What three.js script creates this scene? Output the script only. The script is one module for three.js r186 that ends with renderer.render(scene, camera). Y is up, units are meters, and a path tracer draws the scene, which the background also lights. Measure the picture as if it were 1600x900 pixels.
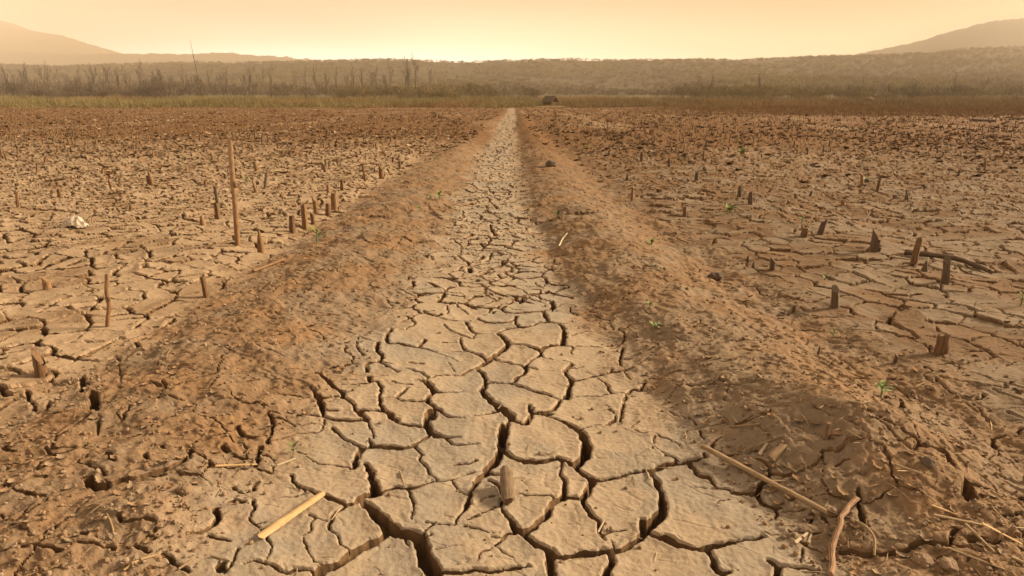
import * as THREE from 'three';
import { mergeGeometries } from 'three/addons/utils/BufferGeometryUtils.js';

// ------------------------------------------------------------------ camera, sky, sun, exposure
const scene = new THREE.Scene();
const EYE = 0.8, FPX = 1050, PITCH = Math.atan(295 / 1050);
const camera = new THREE.PerspectiveCamera(2 * Math.atan(450 / FPX) * 180 / Math.PI, 16 / 9, 0.05, 9000);
camera.position.set(0, EYE, 0);
camera.rotation.set(-PITCH, 0, 0);
const SUN = new THREE.Vector3(0.9, 0.45, -0.25).normalize();
const SUN_I = 5, EXPOSURE = 2.55, FOG = 0.00072;

function makeSky() {
  const W = 1024, H = 512, data = new Float32Array(W * H * 4);
  const mix = (a, b, t) => a.map((v, i) => v + (b[i] - v) * t), sst = (a, b, x) => { const t = Math.min(1, Math.max(0, (x - a) / (b - a))); return t * t * (3 - 2 * t); };
  const horizon = [0.29, 0.185, 0.11], low = [0.26, 0.145, 0.07], high = [0.27, 0.205, 0.145], zen = [0.265, 0.238, 0.208];
  const glowAz = Math.atan2(-1, -0.27);
  for (let r = 0; r < H; r++) {
    const up = ((r + 0.5) / H - 0.5) * Math.PI;
    for (let c = 0; c < W; c++) {
      const az = ((c + 0.5) / W - 0.5) * 2 * Math.PI;
      let da = Math.abs(az - glowAz); if (da > Math.PI) da = 2 * Math.PI - da;
      const e = Math.max(0, up) * 180 / Math.PI;
      let col = mix(horizon, low, sst(0, 7, e));
      col = mix(col, high, sst(7, 30, e));
      col = mix(col, zen, sst(25, 80, e));
      const g = Math.exp(-Math.pow(da / 0.44, 2)), g2 = Math.exp(-Math.pow(da / 0.95, 2));
      const st = 1 + 0.10 * Math.sin(az * 7 + 1.3 * Math.sin(e * 0.9)) * Math.sin(e * 1.1 + 2 * Math.sin(az * 3)), gl = 24 * st * g * Math.exp(-e / 1.8), gw = 0.42 * st * g2 * Math.exp(-e / 11);
      col = [col[0] + 0.62 * gl + gw, col[1] + 0.64 * gl + 0.62 * gw, col[2] + 0.60 * gl + 0.29 * gw];
      const o = (r * W + c) * 4;
      for (let k = 0; k < 3; k++) data[o + k] = col[k] / EXPOSURE * 1.5;
      data[o + 3] = 1;
    }
  }
  const t = new THREE.DataTexture(data, W, H, THREE.RGBAFormat, THREE.FloatType);
  t.mapping = THREE.EquirectangularReflectionMapping; t.magFilter = THREE.LinearFilter; t.needsUpdate = true;
  return t;
}
scene.background = makeSky();
scene.environment = scene.background;
const sun = new THREE.DirectionalLight(new THREE.Color(1, 0.80, 0.55), SUN_I);
sun.position.copy(SUN).multiplyScalar(120); sun.target.position.set(0, 0, 0);
sun.castShadow = true; sun.shadow.radius = 26; sun.shadow.mapSize.set(4096, 4096);
Object.assign(sun.shadow.camera, { left: -60, right: 60, top: 60, bottom: -60, near: 1, far: 400 });
scene.add(sun, sun.target);
scene.fog = new THREE.FogExp2(new THREE.Color(1, 0.81, 0.60), FOG);

// ------------------------------------------------------------------ random and noise
function rng(seed) { let s = seed | 0; return () => { s = (s + 0x6d2b79f5) | 0; let t = Math.imul(s ^ (s >>> 15), 1 | s); t = (t + Math.imul(t ^ (t >>> 7), 61 | t)) ^ t; return ((t ^ (t >>> 14)) >>> 0) / 4294967296; }; }
const PERM = new Uint16Array(1024), GX = new Float32Array(512), GY = new Float32Array(512);
{ const r = rng(77); const p = [...Array(512).keys()]; for (let i = 511; i > 0; i--) { const j = Math.floor(r() * (i + 1)); [p[i], p[j]] = [p[j], p[i]]; } for (let i = 0; i < 1024; i++) PERM[i] = p[i & 511]; for (let i = 0; i < 512; i++) { const a = r() * 6.28318; GX[i] = Math.cos(a); GY[i] = Math.sin(a); } }
function noise(x, y) {
  const xi = Math.floor(x), yi = Math.floor(y), fx = x - xi, fy = y - yi, X = xi & 511, Y = yi & 511, X1 = (X + 1) & 511, Y1 = (Y + 1) & 511;
  const a = PERM[PERM[X] + Y], b = PERM[PERM[X1] + Y], c = PERM[PERM[X] + Y1], d = PERM[PERM[X1] + Y1];
  const u = fx * fx * fx * (fx * (fx * 6 - 15) + 10), v = fy * fy * fy * (fy * (fy * 6 - 15) + 10);
  const p = GX[a] * fx + GY[a] * fy, q = GX[b] * (fx - 1) + GY[b] * fy, r = GX[c] * fx + GY[c] * (fy - 1), s = GX[d] * (fx - 1) + GY[d] * (fy - 1);
  return 1.5 * (p + (q - p) * u + (r + (s - r) * u - p - (q - p) * u) * v);
}
const ridged = (x, y) => 1 - 2 * Math.abs(noise(x, y));
function hash(a, b, c = 0) { let h = Math.imul(a | 0, 374761393) ^ Math.imul(b | 0, 668265263) ^ Math.imul(c | 0, 2147483647 ^ 0x5bd1e995); h = Math.imul(h ^ (h >>> 13), 1274126177); h = Math.imul(h ^ (h >>> 15), 0x85ebca6b); return ((h ^ (h >>> 16)) >>> 0) / 4294967296; }
const clamp = (x, a = 0, b = 1) => Math.min(b, Math.max(a, x));
const ss = (a, b, x) => { const t = clamp((x - a) / (b - a)); return t * t * (3 - 2 * t); };
function table(xs, ys) { return (x) => { if (x <= xs[0]) return ys[0]; for (let i = 1; i < xs.length; i++) if (x <= xs[i]) { const t = (x - xs[i - 1]) / (xs[i] - xs[i - 1]); return ys[i - 1] + (ys[i] - ys[i - 1]) * t; } return ys[ys.length - 1]; }; }

// ------------------------------------------------------------------ lie of the land (d = metres ahead of the camera, world z = -d)
const LD = [0.9, 1.3, 1.8, 2.77, 3.67, 5.35, 9.3, 14, 20, 30, 44, 70];
const edgeL = table(LD, [-0.62, -0.57, -0.48, -0.42, -0.40, -0.41, -0.43, -0.40, -0.48, -0.42, -0.34, -0.3]);
const edgeR = table(LD, [0.58, 0.50, 0.36, 0.21, 0.15, 0.06, 0.06, 0.12, 0.07, 0.18, 0.2, 0.25]);
const outR = table(LD, [1.28, 1.2, 1.12, 1.03, 0.97, 0.94, 0.90, 0.85, 0.85, 0.9, 0.9, 0.9]);
const outL = table(LD, [-1.38, -1.35, -1.33, -1.32, -1.32, -1.32, -1.3, -1.25, -1.25, -1.2, -1.1, -1.1]);
const bump1 = (t, k) => (t <= 0 || t >= 1 ? 0 : Math.pow(Math.sin(Math.PI * Math.pow(t, k)), 1.7));
function bank(x, d) {                                  // the far rise beyond the field
  if (d < 95) return 0;
  const s = x / d;
  const a = 1.6 * ss(95, 150, d);
  const right = ss(0.25, 0.8, s);
  const ridge = (31 + 9 * right - 5 * ss(-0.1, -0.8, s) + 1.6 * noise(x * 0.011, 3.1) + 0.7 * noise(x * 0.05, 9.2)) * ss(150, 640, d) * (1 - ss(680, 1100, d));
  return a + ridge * (0.55 + 0.45 * ss(300, 640, d)) + 2.2 * noise(x * 0.012, d * 0.012) * ss(140, 260, d);
}
const MX = 0.80, MD = 1.42;
function baseH(x, d) {
  if (d > 95) return bank(x, d);
  const wob = 0.05 * noise(d * 1.1, 5.5) + 0.02 * noise(d * 3.7, 8.5);
  const eL = edgeL(d) + wob, eR = edgeR(d) + 0.055 * noise(d * 1.3, 15.5) + 0.02 * noise(d * 4.3, 18.5), oL = outL(d) + 0.05 * noise(d * 1.1, 25.5), oR = outR(d) + 0.05 * noise(d * 1.2, 35.5);
  let h = 0;
  const fade = 1 - 0.5 * ss(40, 66, d);
  if (x < eL && x > oL) h += fade * (0.038 + 0.02 * noise(d * 0.9, 45.5)) * bump1((eL - x) / (eL - oL), 0.95);
  if (x > eR && x < oR) h += fade * (0.068 + 0.024 * noise(d * 1.1, 55.5)) * bump1((x - eR) / (oR - eR), 0.85) * (1 - 0.5 * ss(1.5, 1.0, d));
  h += 0.02 * ss(outL(d) + 0.1, outL(d) - 0.3, x) + 0.03 * ss(outR(d) - 0.15, outR(d) + 0.2, x);
  const amp = ss(0.9, 1.6, Math.abs(x));
  h += amp * (0.022 * noise(x * 0.9, d * 0.9) + 0.012 * noise(x * 2.3 + 7, d * 2.3));
  h += 0.008 * noise(x * 3.1, d * 3.1) + 0.05 * noise(x * 0.12, d * 0.12) * ss(3, 14, d);
  const mx = (x - MX) / 0.19, md = (d - MD) / 0.20, r2 = mx * mx + md * md + 0.5 * noise(x * 7, d * 7);
  if (r2 < 4) h += 0.058 * Math.exp(-Math.max(0, r2) * 0.95);
  const nx = (x + 0.72) / 0.13, nd = (d - 1.13) / 0.1; h += 0.028 * Math.exp(-(nx * nx + nd * nd));
  return h;
}
const CP = Math.cos(PITCH), SP = Math.sin(PITCH);
function ray(px, py) { const a = (px - 800) / FPX, b = -(py - 450) / FPX; return [a, b * CP - SP, b * SP + CP]; }   // x, y, ahead
function at(px, py) {                                  // where a line of sight meets the ground: [x, d]
  const [a, b, c] = ray(px, py);
  let t = -EYE / Math.min(b, -0.004);
  for (let i = 0; i < 14; i++) { const h = baseH(a * t, c * t); t += 0.7 * ((h - EYE) / Math.min(b, -0.004) - t); }
  return [a * t, c * t];
}
const pxPerM = (px, py) => { const [a, b, c] = ray(px, py), [x, d] = at(px, py); return FPX / (d / c); };

// ------------------------------------------------------------------ the crack network read off the photograph, as places on the ground
const TILES = { A: [380, 640, .2888], B: [600, 640, .2888], C: [820, 640, .2888], D: [1040, 640, .2888], E: [480, 460, .2222], F: [660, 460, .2222], G: [840, 460, .2222], H: [640, 270, .2334], I: [0, 560, .3777], J: [1150, 560, .3778] };
const CRACKS = `
A 8 8 140,10 160,70 130,185|A 9 3 150,40 200,45 280,85|A 4 4 0,145 60,155 130,150|A 12 3 90,205 70,270 95,335 150,350|A 6 3 290,30 430,42 515,60 660,65|A 5 5 435,0 432,42|A 3 2 440,0 510,5
A 4 2 440,60 430,95 400,130 355,130 270,135 215,165 140,185|A 5 6 480,100 530,150 590,185 625,205|A 7 3 605,10 640,35 670,65 690,110 710,165|A 7 4 620,15 760,8 831,55
A 3 5 680,160 690,195 660,215|A 10 9 640,215 740,206 831,215|A 16 10 640,215 615,270 595,325|A 3 2 595,325 520,305 430,300 375,280|A 8 17 660,300 690,350 715,430 720,460
A 9 9 720,460 780,440 831,425|A 14 8 720,460 640,480 600,515 550,520|A 8 5 550,520 490,495 420,462 340,435 280,400 255,360|A 2 2 340,445 290,470 200,480|A 2 1 320,425 250,440
A 12 17 640,500 700,555 750,600 780,640 831,680|A 14 14 640,480 640,500|A 5 3 550,530 490,580 465,635 515,680 525,735 560,760|A 14 16 780,670 720,710 650,740 590,780 520,840 430,870 400,900
A 3 2 355,570 395,590 370,620 355,660 325,675 340,740 370,800 420,850|A 2 2 395,590 460,610|A 5 2 50,500 60,540 45,590 80,640 110,670 140,710 150,740 120,830|A 3 6 0,845 50,830 150,850 240,885 300,868 390,885
A 5 3 75,400 40,445 0,450|A 4 2 110,240 160,265 180,295|A 4 3 160,310 155,345|A 3 2 560,760 590,780
B 5 4 0,10 50,60 90,85 215,95|B 9 11 300,5 350,45 420,45 500,30 600,15 650,0|B 13 15 650,0 690,40 690,70|B 14 15 250,10 230,70 260,130 290,150|B 10 9 250,10 300,5
B 8 3 290,150 340,155 410,155|B 6 3 335,160 390,195 450,190 505,182|B 12 10 255,140 190,175 130,210 0,210|B 5 5 165,200 200,245 195,280 235,320 240,345 285,390
B 9 6 0,445 60,430 120,435 220,410 300,390 380,375 440,350 540,320|B 12 22 540,320 590,290 630,220 640,150 650,90|B 8 8 650,90 690,70 760,90 795,50 800,0|B 5 2 500,275 430,295 380,300
B 6 7 650,225 710,265 760,280 831,285|B 10 5 560,340 510,380 470,430 470,470 440,540 400,580 385,605|B 8 10 540,320 560,340|B 3 3 370,395 400,435 460,470|B 4 3 130,440 155,490 150,550 140,600
B 3 5 225,605 300,620 375,620 385,605|B 3 4 270,620 235,650 205,690|B 2 2 255,675 215,700|B 15 24 0,600 40,640 90,670 170,690 200,720 215,790 250,850 270,900|B 9 5 300,895 450,880 600,880 690,870 780,850
B 8 5 575,385 625,420 640,480 635,530|B 9 8 640,350 600,345 575,330|B 2 1 590,420 480,450|B 2 1 600,470 540,490 490,520|B 3 2 625,525 570,545 450,600|B 4 14 635,540 655,570 680,600 720,660 780,700 831,745
B 7 4 710,672 650,685 610,735|B 2 2 650,685 580,685|B 3 2 440,635 520,650 600,668|B 2 2 500,820 540,770 580,745|B 2 1 600,740 640,770 690,790 700,810|B 2 1 280,760 330,745 420,735|B 9 6 745,670 800,640 831,610
B 2 1 720,455 780,465 831,470|B 4 3 80,675 130,670 165,690|B 3 2 115,700 140,735
C 10 5 0,90 25,50 40,25 100,20 165,0|C 7 21 90,35 180,65 260,100 310,140 335,210|C 21 16 335,210 320,260 265,305|C 6 4 310,110 370,92 430,90 560,100 640,128|C 4 3 640,128 700,130 760,150 815,178
C 3 4 450,0 490,40 435,88|C 3 2 520,0 520,60|C 2 2 575,100 585,75 620,60|C 8 16 0,285 80,285 180,270 260,305 330,360 370,380|C 12 6 370,380 470,375 570,350 680,325 760,300 831,285
C 3 6 700,195 740,225 800,255 820,285|C 3 2 705,140 685,215|C 3 10 195,285 195,350 215,400 205,490|C 14 12 370,380 345,430 310,490|C 7 6 310,490 230,475 205,490|C 8 9 205,490 150,510 130,545 90,600 0,670
C 2 4 0,465 140,470 150,505|C 10 11 310,490 330,540 380,590 405,620|C 8 4 405,620 410,680 440,710|C 5 2 410,670 480,655 550,645|C 10 19 680,330 720,400 740,470 740,540 690,610 655,640|C 14 18 640,600 655,665
C 12 10 655,660 600,710 500,765 460,775|C 12 14 655,660 720,690 790,715 831,740|C 9 10 0,690 60,740 120,770|C 10 10 120,770 180,805 290,790 380,785 460,775|C 18 14 140,780 135,830 145,890|C 12 12 470,780 465,840 440,900
C 4 4 475,710 480,770|C 2 1 80,250 140,235 200,200
D 14 4 0,690 80,730 170,755 240,740 330,725 430,710 530,690|D 10 10 205,745 250,810 285,880 295,900|D 5 5 0,245 50,260 55,290 120,280 205,270 210,240|D 4 4 0,305 50,290|D 6 3 125,285 180,345 240,370 280,425 350,430
D 2 1 280,425 150,405|D 5 8 360,445 430,455 490,455|D 8 4 490,455 515,415 555,380 560,340 520,305 430,270|D 10 6 490,455 520,490 560,515 620,520|D 7 3 600,520 600,600|D 3 2 565,365 640,365 700,360
D 9 2 245,235 250,200 265,180 300,150|D 3 2 250,235 330,245 400,238|D 3 3 350,90 420,70 470,40 560,15 565,0|D 3 3 20,5 100,45 165,75 170,105|D 5 2 185,115 195,150 220,165|D 2 2 170,105 250,90 330,65 310,40
D 7 8 560,820 600,850 605,900|D 4 4 605,850 700,860 831,880|D 3 2 740,760 720,830|D 6 3 790,575 795,635|D 3 2 640,540 760,545|D 3 3 300,885 350,880|D 3 2 0,150 70,185 95,200|D 2 2 275,505 290,490 345,475
E 4 4 0,575 50,580|E 10 8 55,550 130,610 180,655 250,690 245,730|E 14 6 75,715 100,780 115,860|E 5 5 20,660 70,720|E 5 6 0,855 110,865 220,890 400,895|E 3 2 115,820 200,822|E 4 9 250,730 310,760 345,820 420,885
E 5 5 345,820 440,820 540,820|E 6 5 540,820 510,760 515,640 480,615 440,620|E 6 6 540,820 590,860 640,900|E 5 4 250,635 330,635 430,625|E 9 9 435,610 435,580|E 8 10 420,545 430,490 500,475 525,430 490,395 500,340
E 4 3 500,480 600,492|E 4 4 300,490 330,485 370,490|E 5 4 310,490 230,520 150,550|E 4 4 310,480 320,440 270,400 265,350|E 4 4 360,290 350,370 400,430|E 3 3 365,295 480,340|E 9 8 595,245 560,290 580,350 640,350 770,375 830,320
E 6 5 770,375 900,405|E 4 4 600,610 640,635 735,635|E 6 8 700,660 630,735 700,760 810,755|E 4 4 540,735 630,740|E 5 5 750,605 820,600 880,590 900,575|E 11 12 820,605 880,665 900,690|E 4 4 715,485 810,490|E 4 4 700,525 790,550 860,585
E 4 3 560,50 590,75|E 5 4 700,150 740,180|E 5 4 740,180 750,215 690,245|E 3 3 95,400 120,440|E 3 3 410,290 440,255
F 5 5 270,65 350,85 470,95 530,95 560,110 590,130 640,135 780,120 860,110 900,105|F 8 9 530,90 550,75 640,65 700,60 730,35 750,20|F 4 4 500,5 420,20 380,15|F 5 4 690,55 690,20 560,0|F 8 7 485,100 450,140 390,160 400,190
F 4 6 10,120 60,150 180,180 300,190 400,185|F 9 6 300,190 320,225 360,270 430,280 520,275 580,245 660,235|F 4 9 400,190 500,205 600,200 640,180 660,150|F 9 9 660,150 650,190 680,235|F 8 5 680,235 740,230 820,205 900,200|F 8 7 850,115 880,170 890,195
F 5 5 150,210 200,260 270,290 350,310 370,280|F 5 10 265,310 270,355 310,400 400,430 450,465|F 3 2 140,335 250,345|F 4 3 200,402 310,408|F 14 14 540,285 580,320 600,360 540,410 510,430 460,475|F 8 8 520,275 540,285|F 12 6 460,475 375,520 310,550 270,570 150,570 0,600
F 6 7 600,350 720,365 820,395 860,385 900,365|F 12 9 830,395 825,430 760,480 720,510|F 7 6 720,510 600,480 515,460 500,440|F 11 5 720,510 730,545 660,600 620,625 480,620 440,630|F 10 16 375,525 430,570 440,630 420,680 480,750 560,810 620,870 640,900
F 8 8 630,635 720,660 800,690 900,715|F 10 5 0,610 50,640 80,690 160,695 240,690|F 2 2 240,690 300,670|F 10 12 70,700 30,750 100,810 180,860 280,870 400,850 540,810|F 14 14 30,750 0,760|F 12 12 80,830 70,890|F 3 2 70,400 150,430 250,470|F 3 2 180,480 230,550
F 6 4 730,520 800,535|F 4 4 840,455 900,460|F 5 5 620,625 630,635|F 8 7 750,790 770,850 900,850
G 5 3 0,115 40,115 130,95 200,65|G 8 8 40,120 70,190|G 6 6 0,195 70,195 150,210|G 10 17 150,210 180,240 185,290 175,360|G 3 2 175,210 280,188|G 7 9 175,360 90,370 40,385 20,440 0,450|G 5 3 175,360 240,370 340,370 460,375|G 4 3 240,375 245,425
G 4 4 30,450 60,460 130,470 240,490 240,520 320,515|G 8 14 235,495 190,555 235,610 215,690 205,740|G 10 6 205,745 150,745 0,685|G 8 8 150,760 120,810 30,850|G 7 5 235,610 280,610 400,580 500,565 530,540|G 4 3 500,565 600,550 720,490 800,425
G 4 4 205,740 330,722 420,725 520,705 640,700 680,710|G 3 8 420,590 490,640 510,700|G 7 5 750,605 720,670 660,670 600,770 585,880|G 2 2 720,670 800,670|G 8 8 600,375 580,440 580,510|G 7 3 570,230 610,290 600,330 500,385|G 4 3 690,275 715,330
G 3 3 690,350 830,330 850,375|G 5 3 610,560 655,605|G 3 3 490,780 550,865 520,890|G 3 2 240,290 360,258|G 4 3 440,5 380,75|G 4 3 480,5 490,45 320,135|G 3 3 230,85 340,110 520,145|G 3 3 460,170 430,225 485,250|G 3 2 550,40 500,100|G 8 8 30,850 150,900
H 7 7 260,715 380,740 470,745 520,780 560,800 660,830|H 8 8 660,830 740,830 800,845 880,865|H 4 4 260,765 410,765|H 5 5 550,810 480,830 430,830|H 7 8 310,550 370,590 400,605 520,590 550,540 580,520|H 6 12 440,620 490,640 600,635 620,590|H 12 6 620,590 650,625 720,645 790,650
H 20 20 400,640 408,672|H 6 6 420,690 500,705 590,705|H 12 5 590,680 620,710 680,685 760,660|H 7 6 620,710 530,745|H 4 4 560,575 620,590|H 16 16 480,480 500,502|H 5 4 510,460 560,470 640,460|H 6 5 590,520 630,525 690,480|H 6 5 630,530 730,560 820,545
H 14 16 540,350 555,400 575,425|H 5 4 430,440 520,445|H 5 4 480,390 540,400|H 9 5 470,290 490,315 560,330 620,325|H 12 5 515,220 540,275 600,285|H 8 6 430,170 460,200|H 5 5 690,790 780,770 880,770 920,720|H 6 6 800,835 880,810 940,790|H 9 9 740,880 760,840
H 6 6 300,460 340,490 345,535|H 6 6 130,640 260,640 270,620|H 5 5 850,635 950,625 970,590|H 5 4 950,625 965,665|H 4 4 830,430 930,460|H 12 12 530,170 535,195|H 6 6 420,90 480,120 560,130|H 6 6 620,60 680,95 720,100|H 6 6 590,25 640,40 700,20|H 5 5 560,160 640,140 690,125
I 12 15 360,490 380,520 440,530 500,515 560,505|I 13 8 560,505 620,485 700,465 780,430 785,360|I 5 4 790,400 850,430 890,455 1059,455|I 3 4 0,810 60,800 200,790 250,810 320,770 430,775 550,780 640,720 640,680 600,670 510,670 490,650|I 4 4 550,780 620,805|I 5 4 680,815 730,850 780,890
I 6 6 0,555 80,525 150,490 190,485|I 4 4 70,560 150,565 185,570 160,620 80,660 0,720|I 5 5 190,380 220,400 300,385 370,350|I 6 5 0,375 60,390 100,380 180,360 280,300 390,240|I 14 15 385,150 390,235|I 10 10 340,85 345,150|I 7 7 190,250 260,240 360,215|I 6 6 55,280 180,240
I 3 3 400,240 560,190 660,160 670,130|I 4 3 590,110 690,115 760,100 920,85|I 6 4 440,390 475,430|I 6 4 600,400 610,430|I 10 4 890,620 900,660 860,710 780,725|I 4 4 860,735 950,755|I 9 7 920,360 960,390 1010,410|I 7 6 980,280 1010,320 1059,330|I 3 3 500,90 490,0|I 4 3 410,255 405,300|I 3 3 480,240 500,255
I 9 8 960,590 1000,600|I 4 4 960,530 1000,555 1040,550 1059,520|I 9 9 910,880 915,855|I 4 4 980,790 960,850 930,890|I 3 3 0,640 40,655|I 4 4 150,470 160,440 240,400|I 5 5 200,190 190,225|I 6 6 115,140 120,175
J 4 4 0,270 40,265 140,225 145,205 215,185|J 6 5 550,230 640,280 750,345 740,375|J 5 13 750,360 860,380 890,430 895,465|J 6 15 910,480 950,520 960,590|J 5 5 970,530 1070,550 1140,570 1191,575|J 5 5 1010,590 1080,650 1180,655|J 9 10 1110,660 1191,720|J 4 4 580,260 720,370 850,440
J 7 6 680,180 690,230 710,275|J 5 5 820,90 880,140 960,185 1020,165 1025,150|J 4 3 930,190 1000,230|J 3 3 840,85 1000,105|J 7 4 1060,340 1075,400 1100,415 1165,425|J 3 3 1060,340 1115,325|J 5 5 1191,295 1165,305 1170,330|J 5 4 650,110 700,140 725,165|J 3 2 620,160 790,175
J 4 3 400,40 440,70 560,80|J 5 4 430,800 560,808 700,798 770,772 870,790 1020,800|J 5 4 885,780 890,740 910,720|J 5 8 500,550 515,640 525,690|J 3 2 415,440 470,415|J 5 5 310,690 320,650|J 6 5 360,665 375,705|J 4 3 220,725 390,725|J 3 3 560,230 520,200|J 4 3 1070,520 1080,550|J 6 4 1130,225 1191,250|J 4 4 1065,130 1130,160 1191,180`;
const segs = [];                                       // x0, d0, half width 0, x1, d1, half width 1
for (const item of CRACKS.trim().split(/[|\n]+/)) {
  const f = item.trim().split(/\s+/), [ox, oy, k] = TILES[f[0]], w0 = +f[1], w1 = +f[2];
  const pts = f.slice(3).map((s) => { const [u, v] = s.split(',').map(Number); return at(ox + k * u, oy + k * v); });
  if (pts.length === 1) continue;
  const curve = new THREE.CatmullRomCurve3(pts.map(([x, d]) => new THREE.Vector3(x, 0, d)), false, 'centripetal'), n = (pts.length - 1) * 4, q = curve.getPoints(n);
  for (let i = 0; i < n; i++) {
    const a = i / n, b = (i + 1) / n, ex = Math.abs(q[i + 1].x - q[i].x), ed = Math.abs(q[i + 1].z - q[i].z), k2 = (f[0] === 'I' || f[0] === 'J' ? 0.00072 : f[0] === 'D' || f[0] === 'E' ? 0.00068 : 0.00058) * (1 + 0.55 * ex / (ex + ed + 1e-9));
    segs.push([q[i].x, q[i].z, (w0 + (w1 - w0) * a) * k2, q[i + 1].x, q[i + 1].z, (w0 + (w1 - w0) * b) * k2]);
  }
}

// ------------------------------------------------------------------ the ground: one sheet, finest underfoot, split along its cracks into mud plates
const rowsD = [];
{ let d = 0.80; while (d < 62) { rowsD.push(d); d += Math.max(0.0022, (d > 2 && d < 9 ? 0.00072 : 0.00092) * d * d); } while (d < 1400) { rowsD.push(d); d *= 1.045; } rowsD.push(d); }
const NR = rowsD.length, NC = 1010, N = NR * NC;
const halfW = (d) => 0.86 * d + 0.38;
const PX = new Float32Array(N), PD = new Float32Array(N), PH = new Float32Array(N), S = new Float32Array(N).fill(9), HW = new Float32Array(N), QX = new Float32Array(N), QD = new Float32Array(N), COL = new Float32Array(N * 3);
const RND = rng(4242);
for (let i = 0, k = 0; i < NR; i++) {
  const d = rowsD[i], w = halfW(d), dx = 2 * w / (NC - 1), dd = i + 1 < NR ? rowsD[i + 1] - d : 0;
  for (let j = 0; j < NC; j++, k++) {
    const x = -w + dx * j + (RND() - 0.5) * dx * 0.12, z = d + (RND() - 0.5) * dd * 0.12;
    PX[k] = x; PD[k] = z;
    if (d < 40) {
      QX[k] = x + 0.0045 * noise(x * 38, z * 38) + 0.0019 * noise(x * 85 + 3, z * 85);
      QD[k] = z + 0.0045 * noise(x * 38 + 50, z * 38) + 0.0019 * noise(x * 85, z * 85 + 60);
    }
  }
}
const rowAt = (d) => { let a = 0, b = NR - 1; while (a < b) { const m = (a + b) >> 1; if (rowsD[m] < d) a = m + 1; else b = m; } return a; };
for (const [x0, d0, h0, x1, d1, h1] of segs) {         // distance to the traced cracks
  const R = 0.045 + Math.max(h0, h1), r0 = Math.max(0, rowAt(Math.min(d0, d1) - R) - 1), r1 = Math.min(NR - 1, rowAt(Math.max(d0, d1) + R));
  const ex = x1 - x0, ed = d1 - d0, L2 = ex * ex + ed * ed || 1e-9;
  for (let i = r0; i <= r1; i++) {
    const w = halfW(rowsD[i]), dx = 2 * w / (NC - 1), j0 = Math.max(0, Math.floor((Math.min(x0, x1) - R + w) / dx)), j1 = Math.min(NC - 1, Math.ceil((Math.max(x0, x1) + R + w) / dx));
    for (let j = j0; j <= j1; j++) {
      const k = i * NC + j, ax = QX[k] - x0, ad = QD[k] - d0, t = clamp((ax * ex + ad * ed) / L2), bx = ax - t * ex, bd = ad - t * ed, h = h0 + (h1 - h0) * t;
      const s = Math.sqrt(bx * bx + bd * bd) - h;
      if (s < S[k]) { S[k] = s; HW[k] = h; }
    }
  }
}
const VR = [0, 0, 0];
function voronoi(x, y, cell, seed, present, wMin, wMax) {  // nearest edge of a broken cell pattern -> VR = [distance to the edge of the gap, half width]
  x /= cell; y /= cell;
  const cx = Math.floor(x), cy = Math.floor(y);
  let best = 9, bx = 0, by = 0, bi = 0, bj = 0;
  for (let j = -1; j <= 1; j++) for (let i = -1; i <= 1; i++) {
    const qx = cx + i + hash(cx + i, cy + j, seed), qy = cy + j + hash(cx + i, cy + j, seed + 1), r = (qx - x) * (qx - x) + (qy - y) * (qy - y);
    if (r < best) { best = r; bx = qx; by = qy; bi = cx + i; bj = cy + j; }
  }
  let s = 9, w = 0;
  for (let j = -2; j <= 2; j++) for (let i = -2; i <= 2; i++) {
    const ci = bi + i, cj = bj + j; if (!i && !j) continue;
    const first = ci < bi || (ci === bi && cj < bj), hs = first ? hash(ci * 7 + bi, cj * 7 + bj, seed + 2) : hash(bi * 7 + ci, bj * 7 + cj, seed + 2);
    if (hs > present) continue;
    const qx = cx + 0, ox = ci + hash(ci, cj, seed), oy = cj + hash(ci, cj, seed + 1), nx = ox - bx, ny = oy - by, l = Math.hypot(nx, ny);
    const d = (((ox + bx) / 2 - x) * nx + ((oy + by) / 2 - y) * ny) / l * cell, h = wMin + (wMax - wMin) * Math.pow(((hs * 977.13) % 1), 1.6);
    if (d - h < s) { s = d - h; w = h; }
  }
  VR[0] = s; VR[1] = w;
}
const ZF = new Float32Array(N), ZL = new Float32Array(N), ZR = new Float32Array(N);   // how far a place is furrow bed, left field, right field
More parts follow.
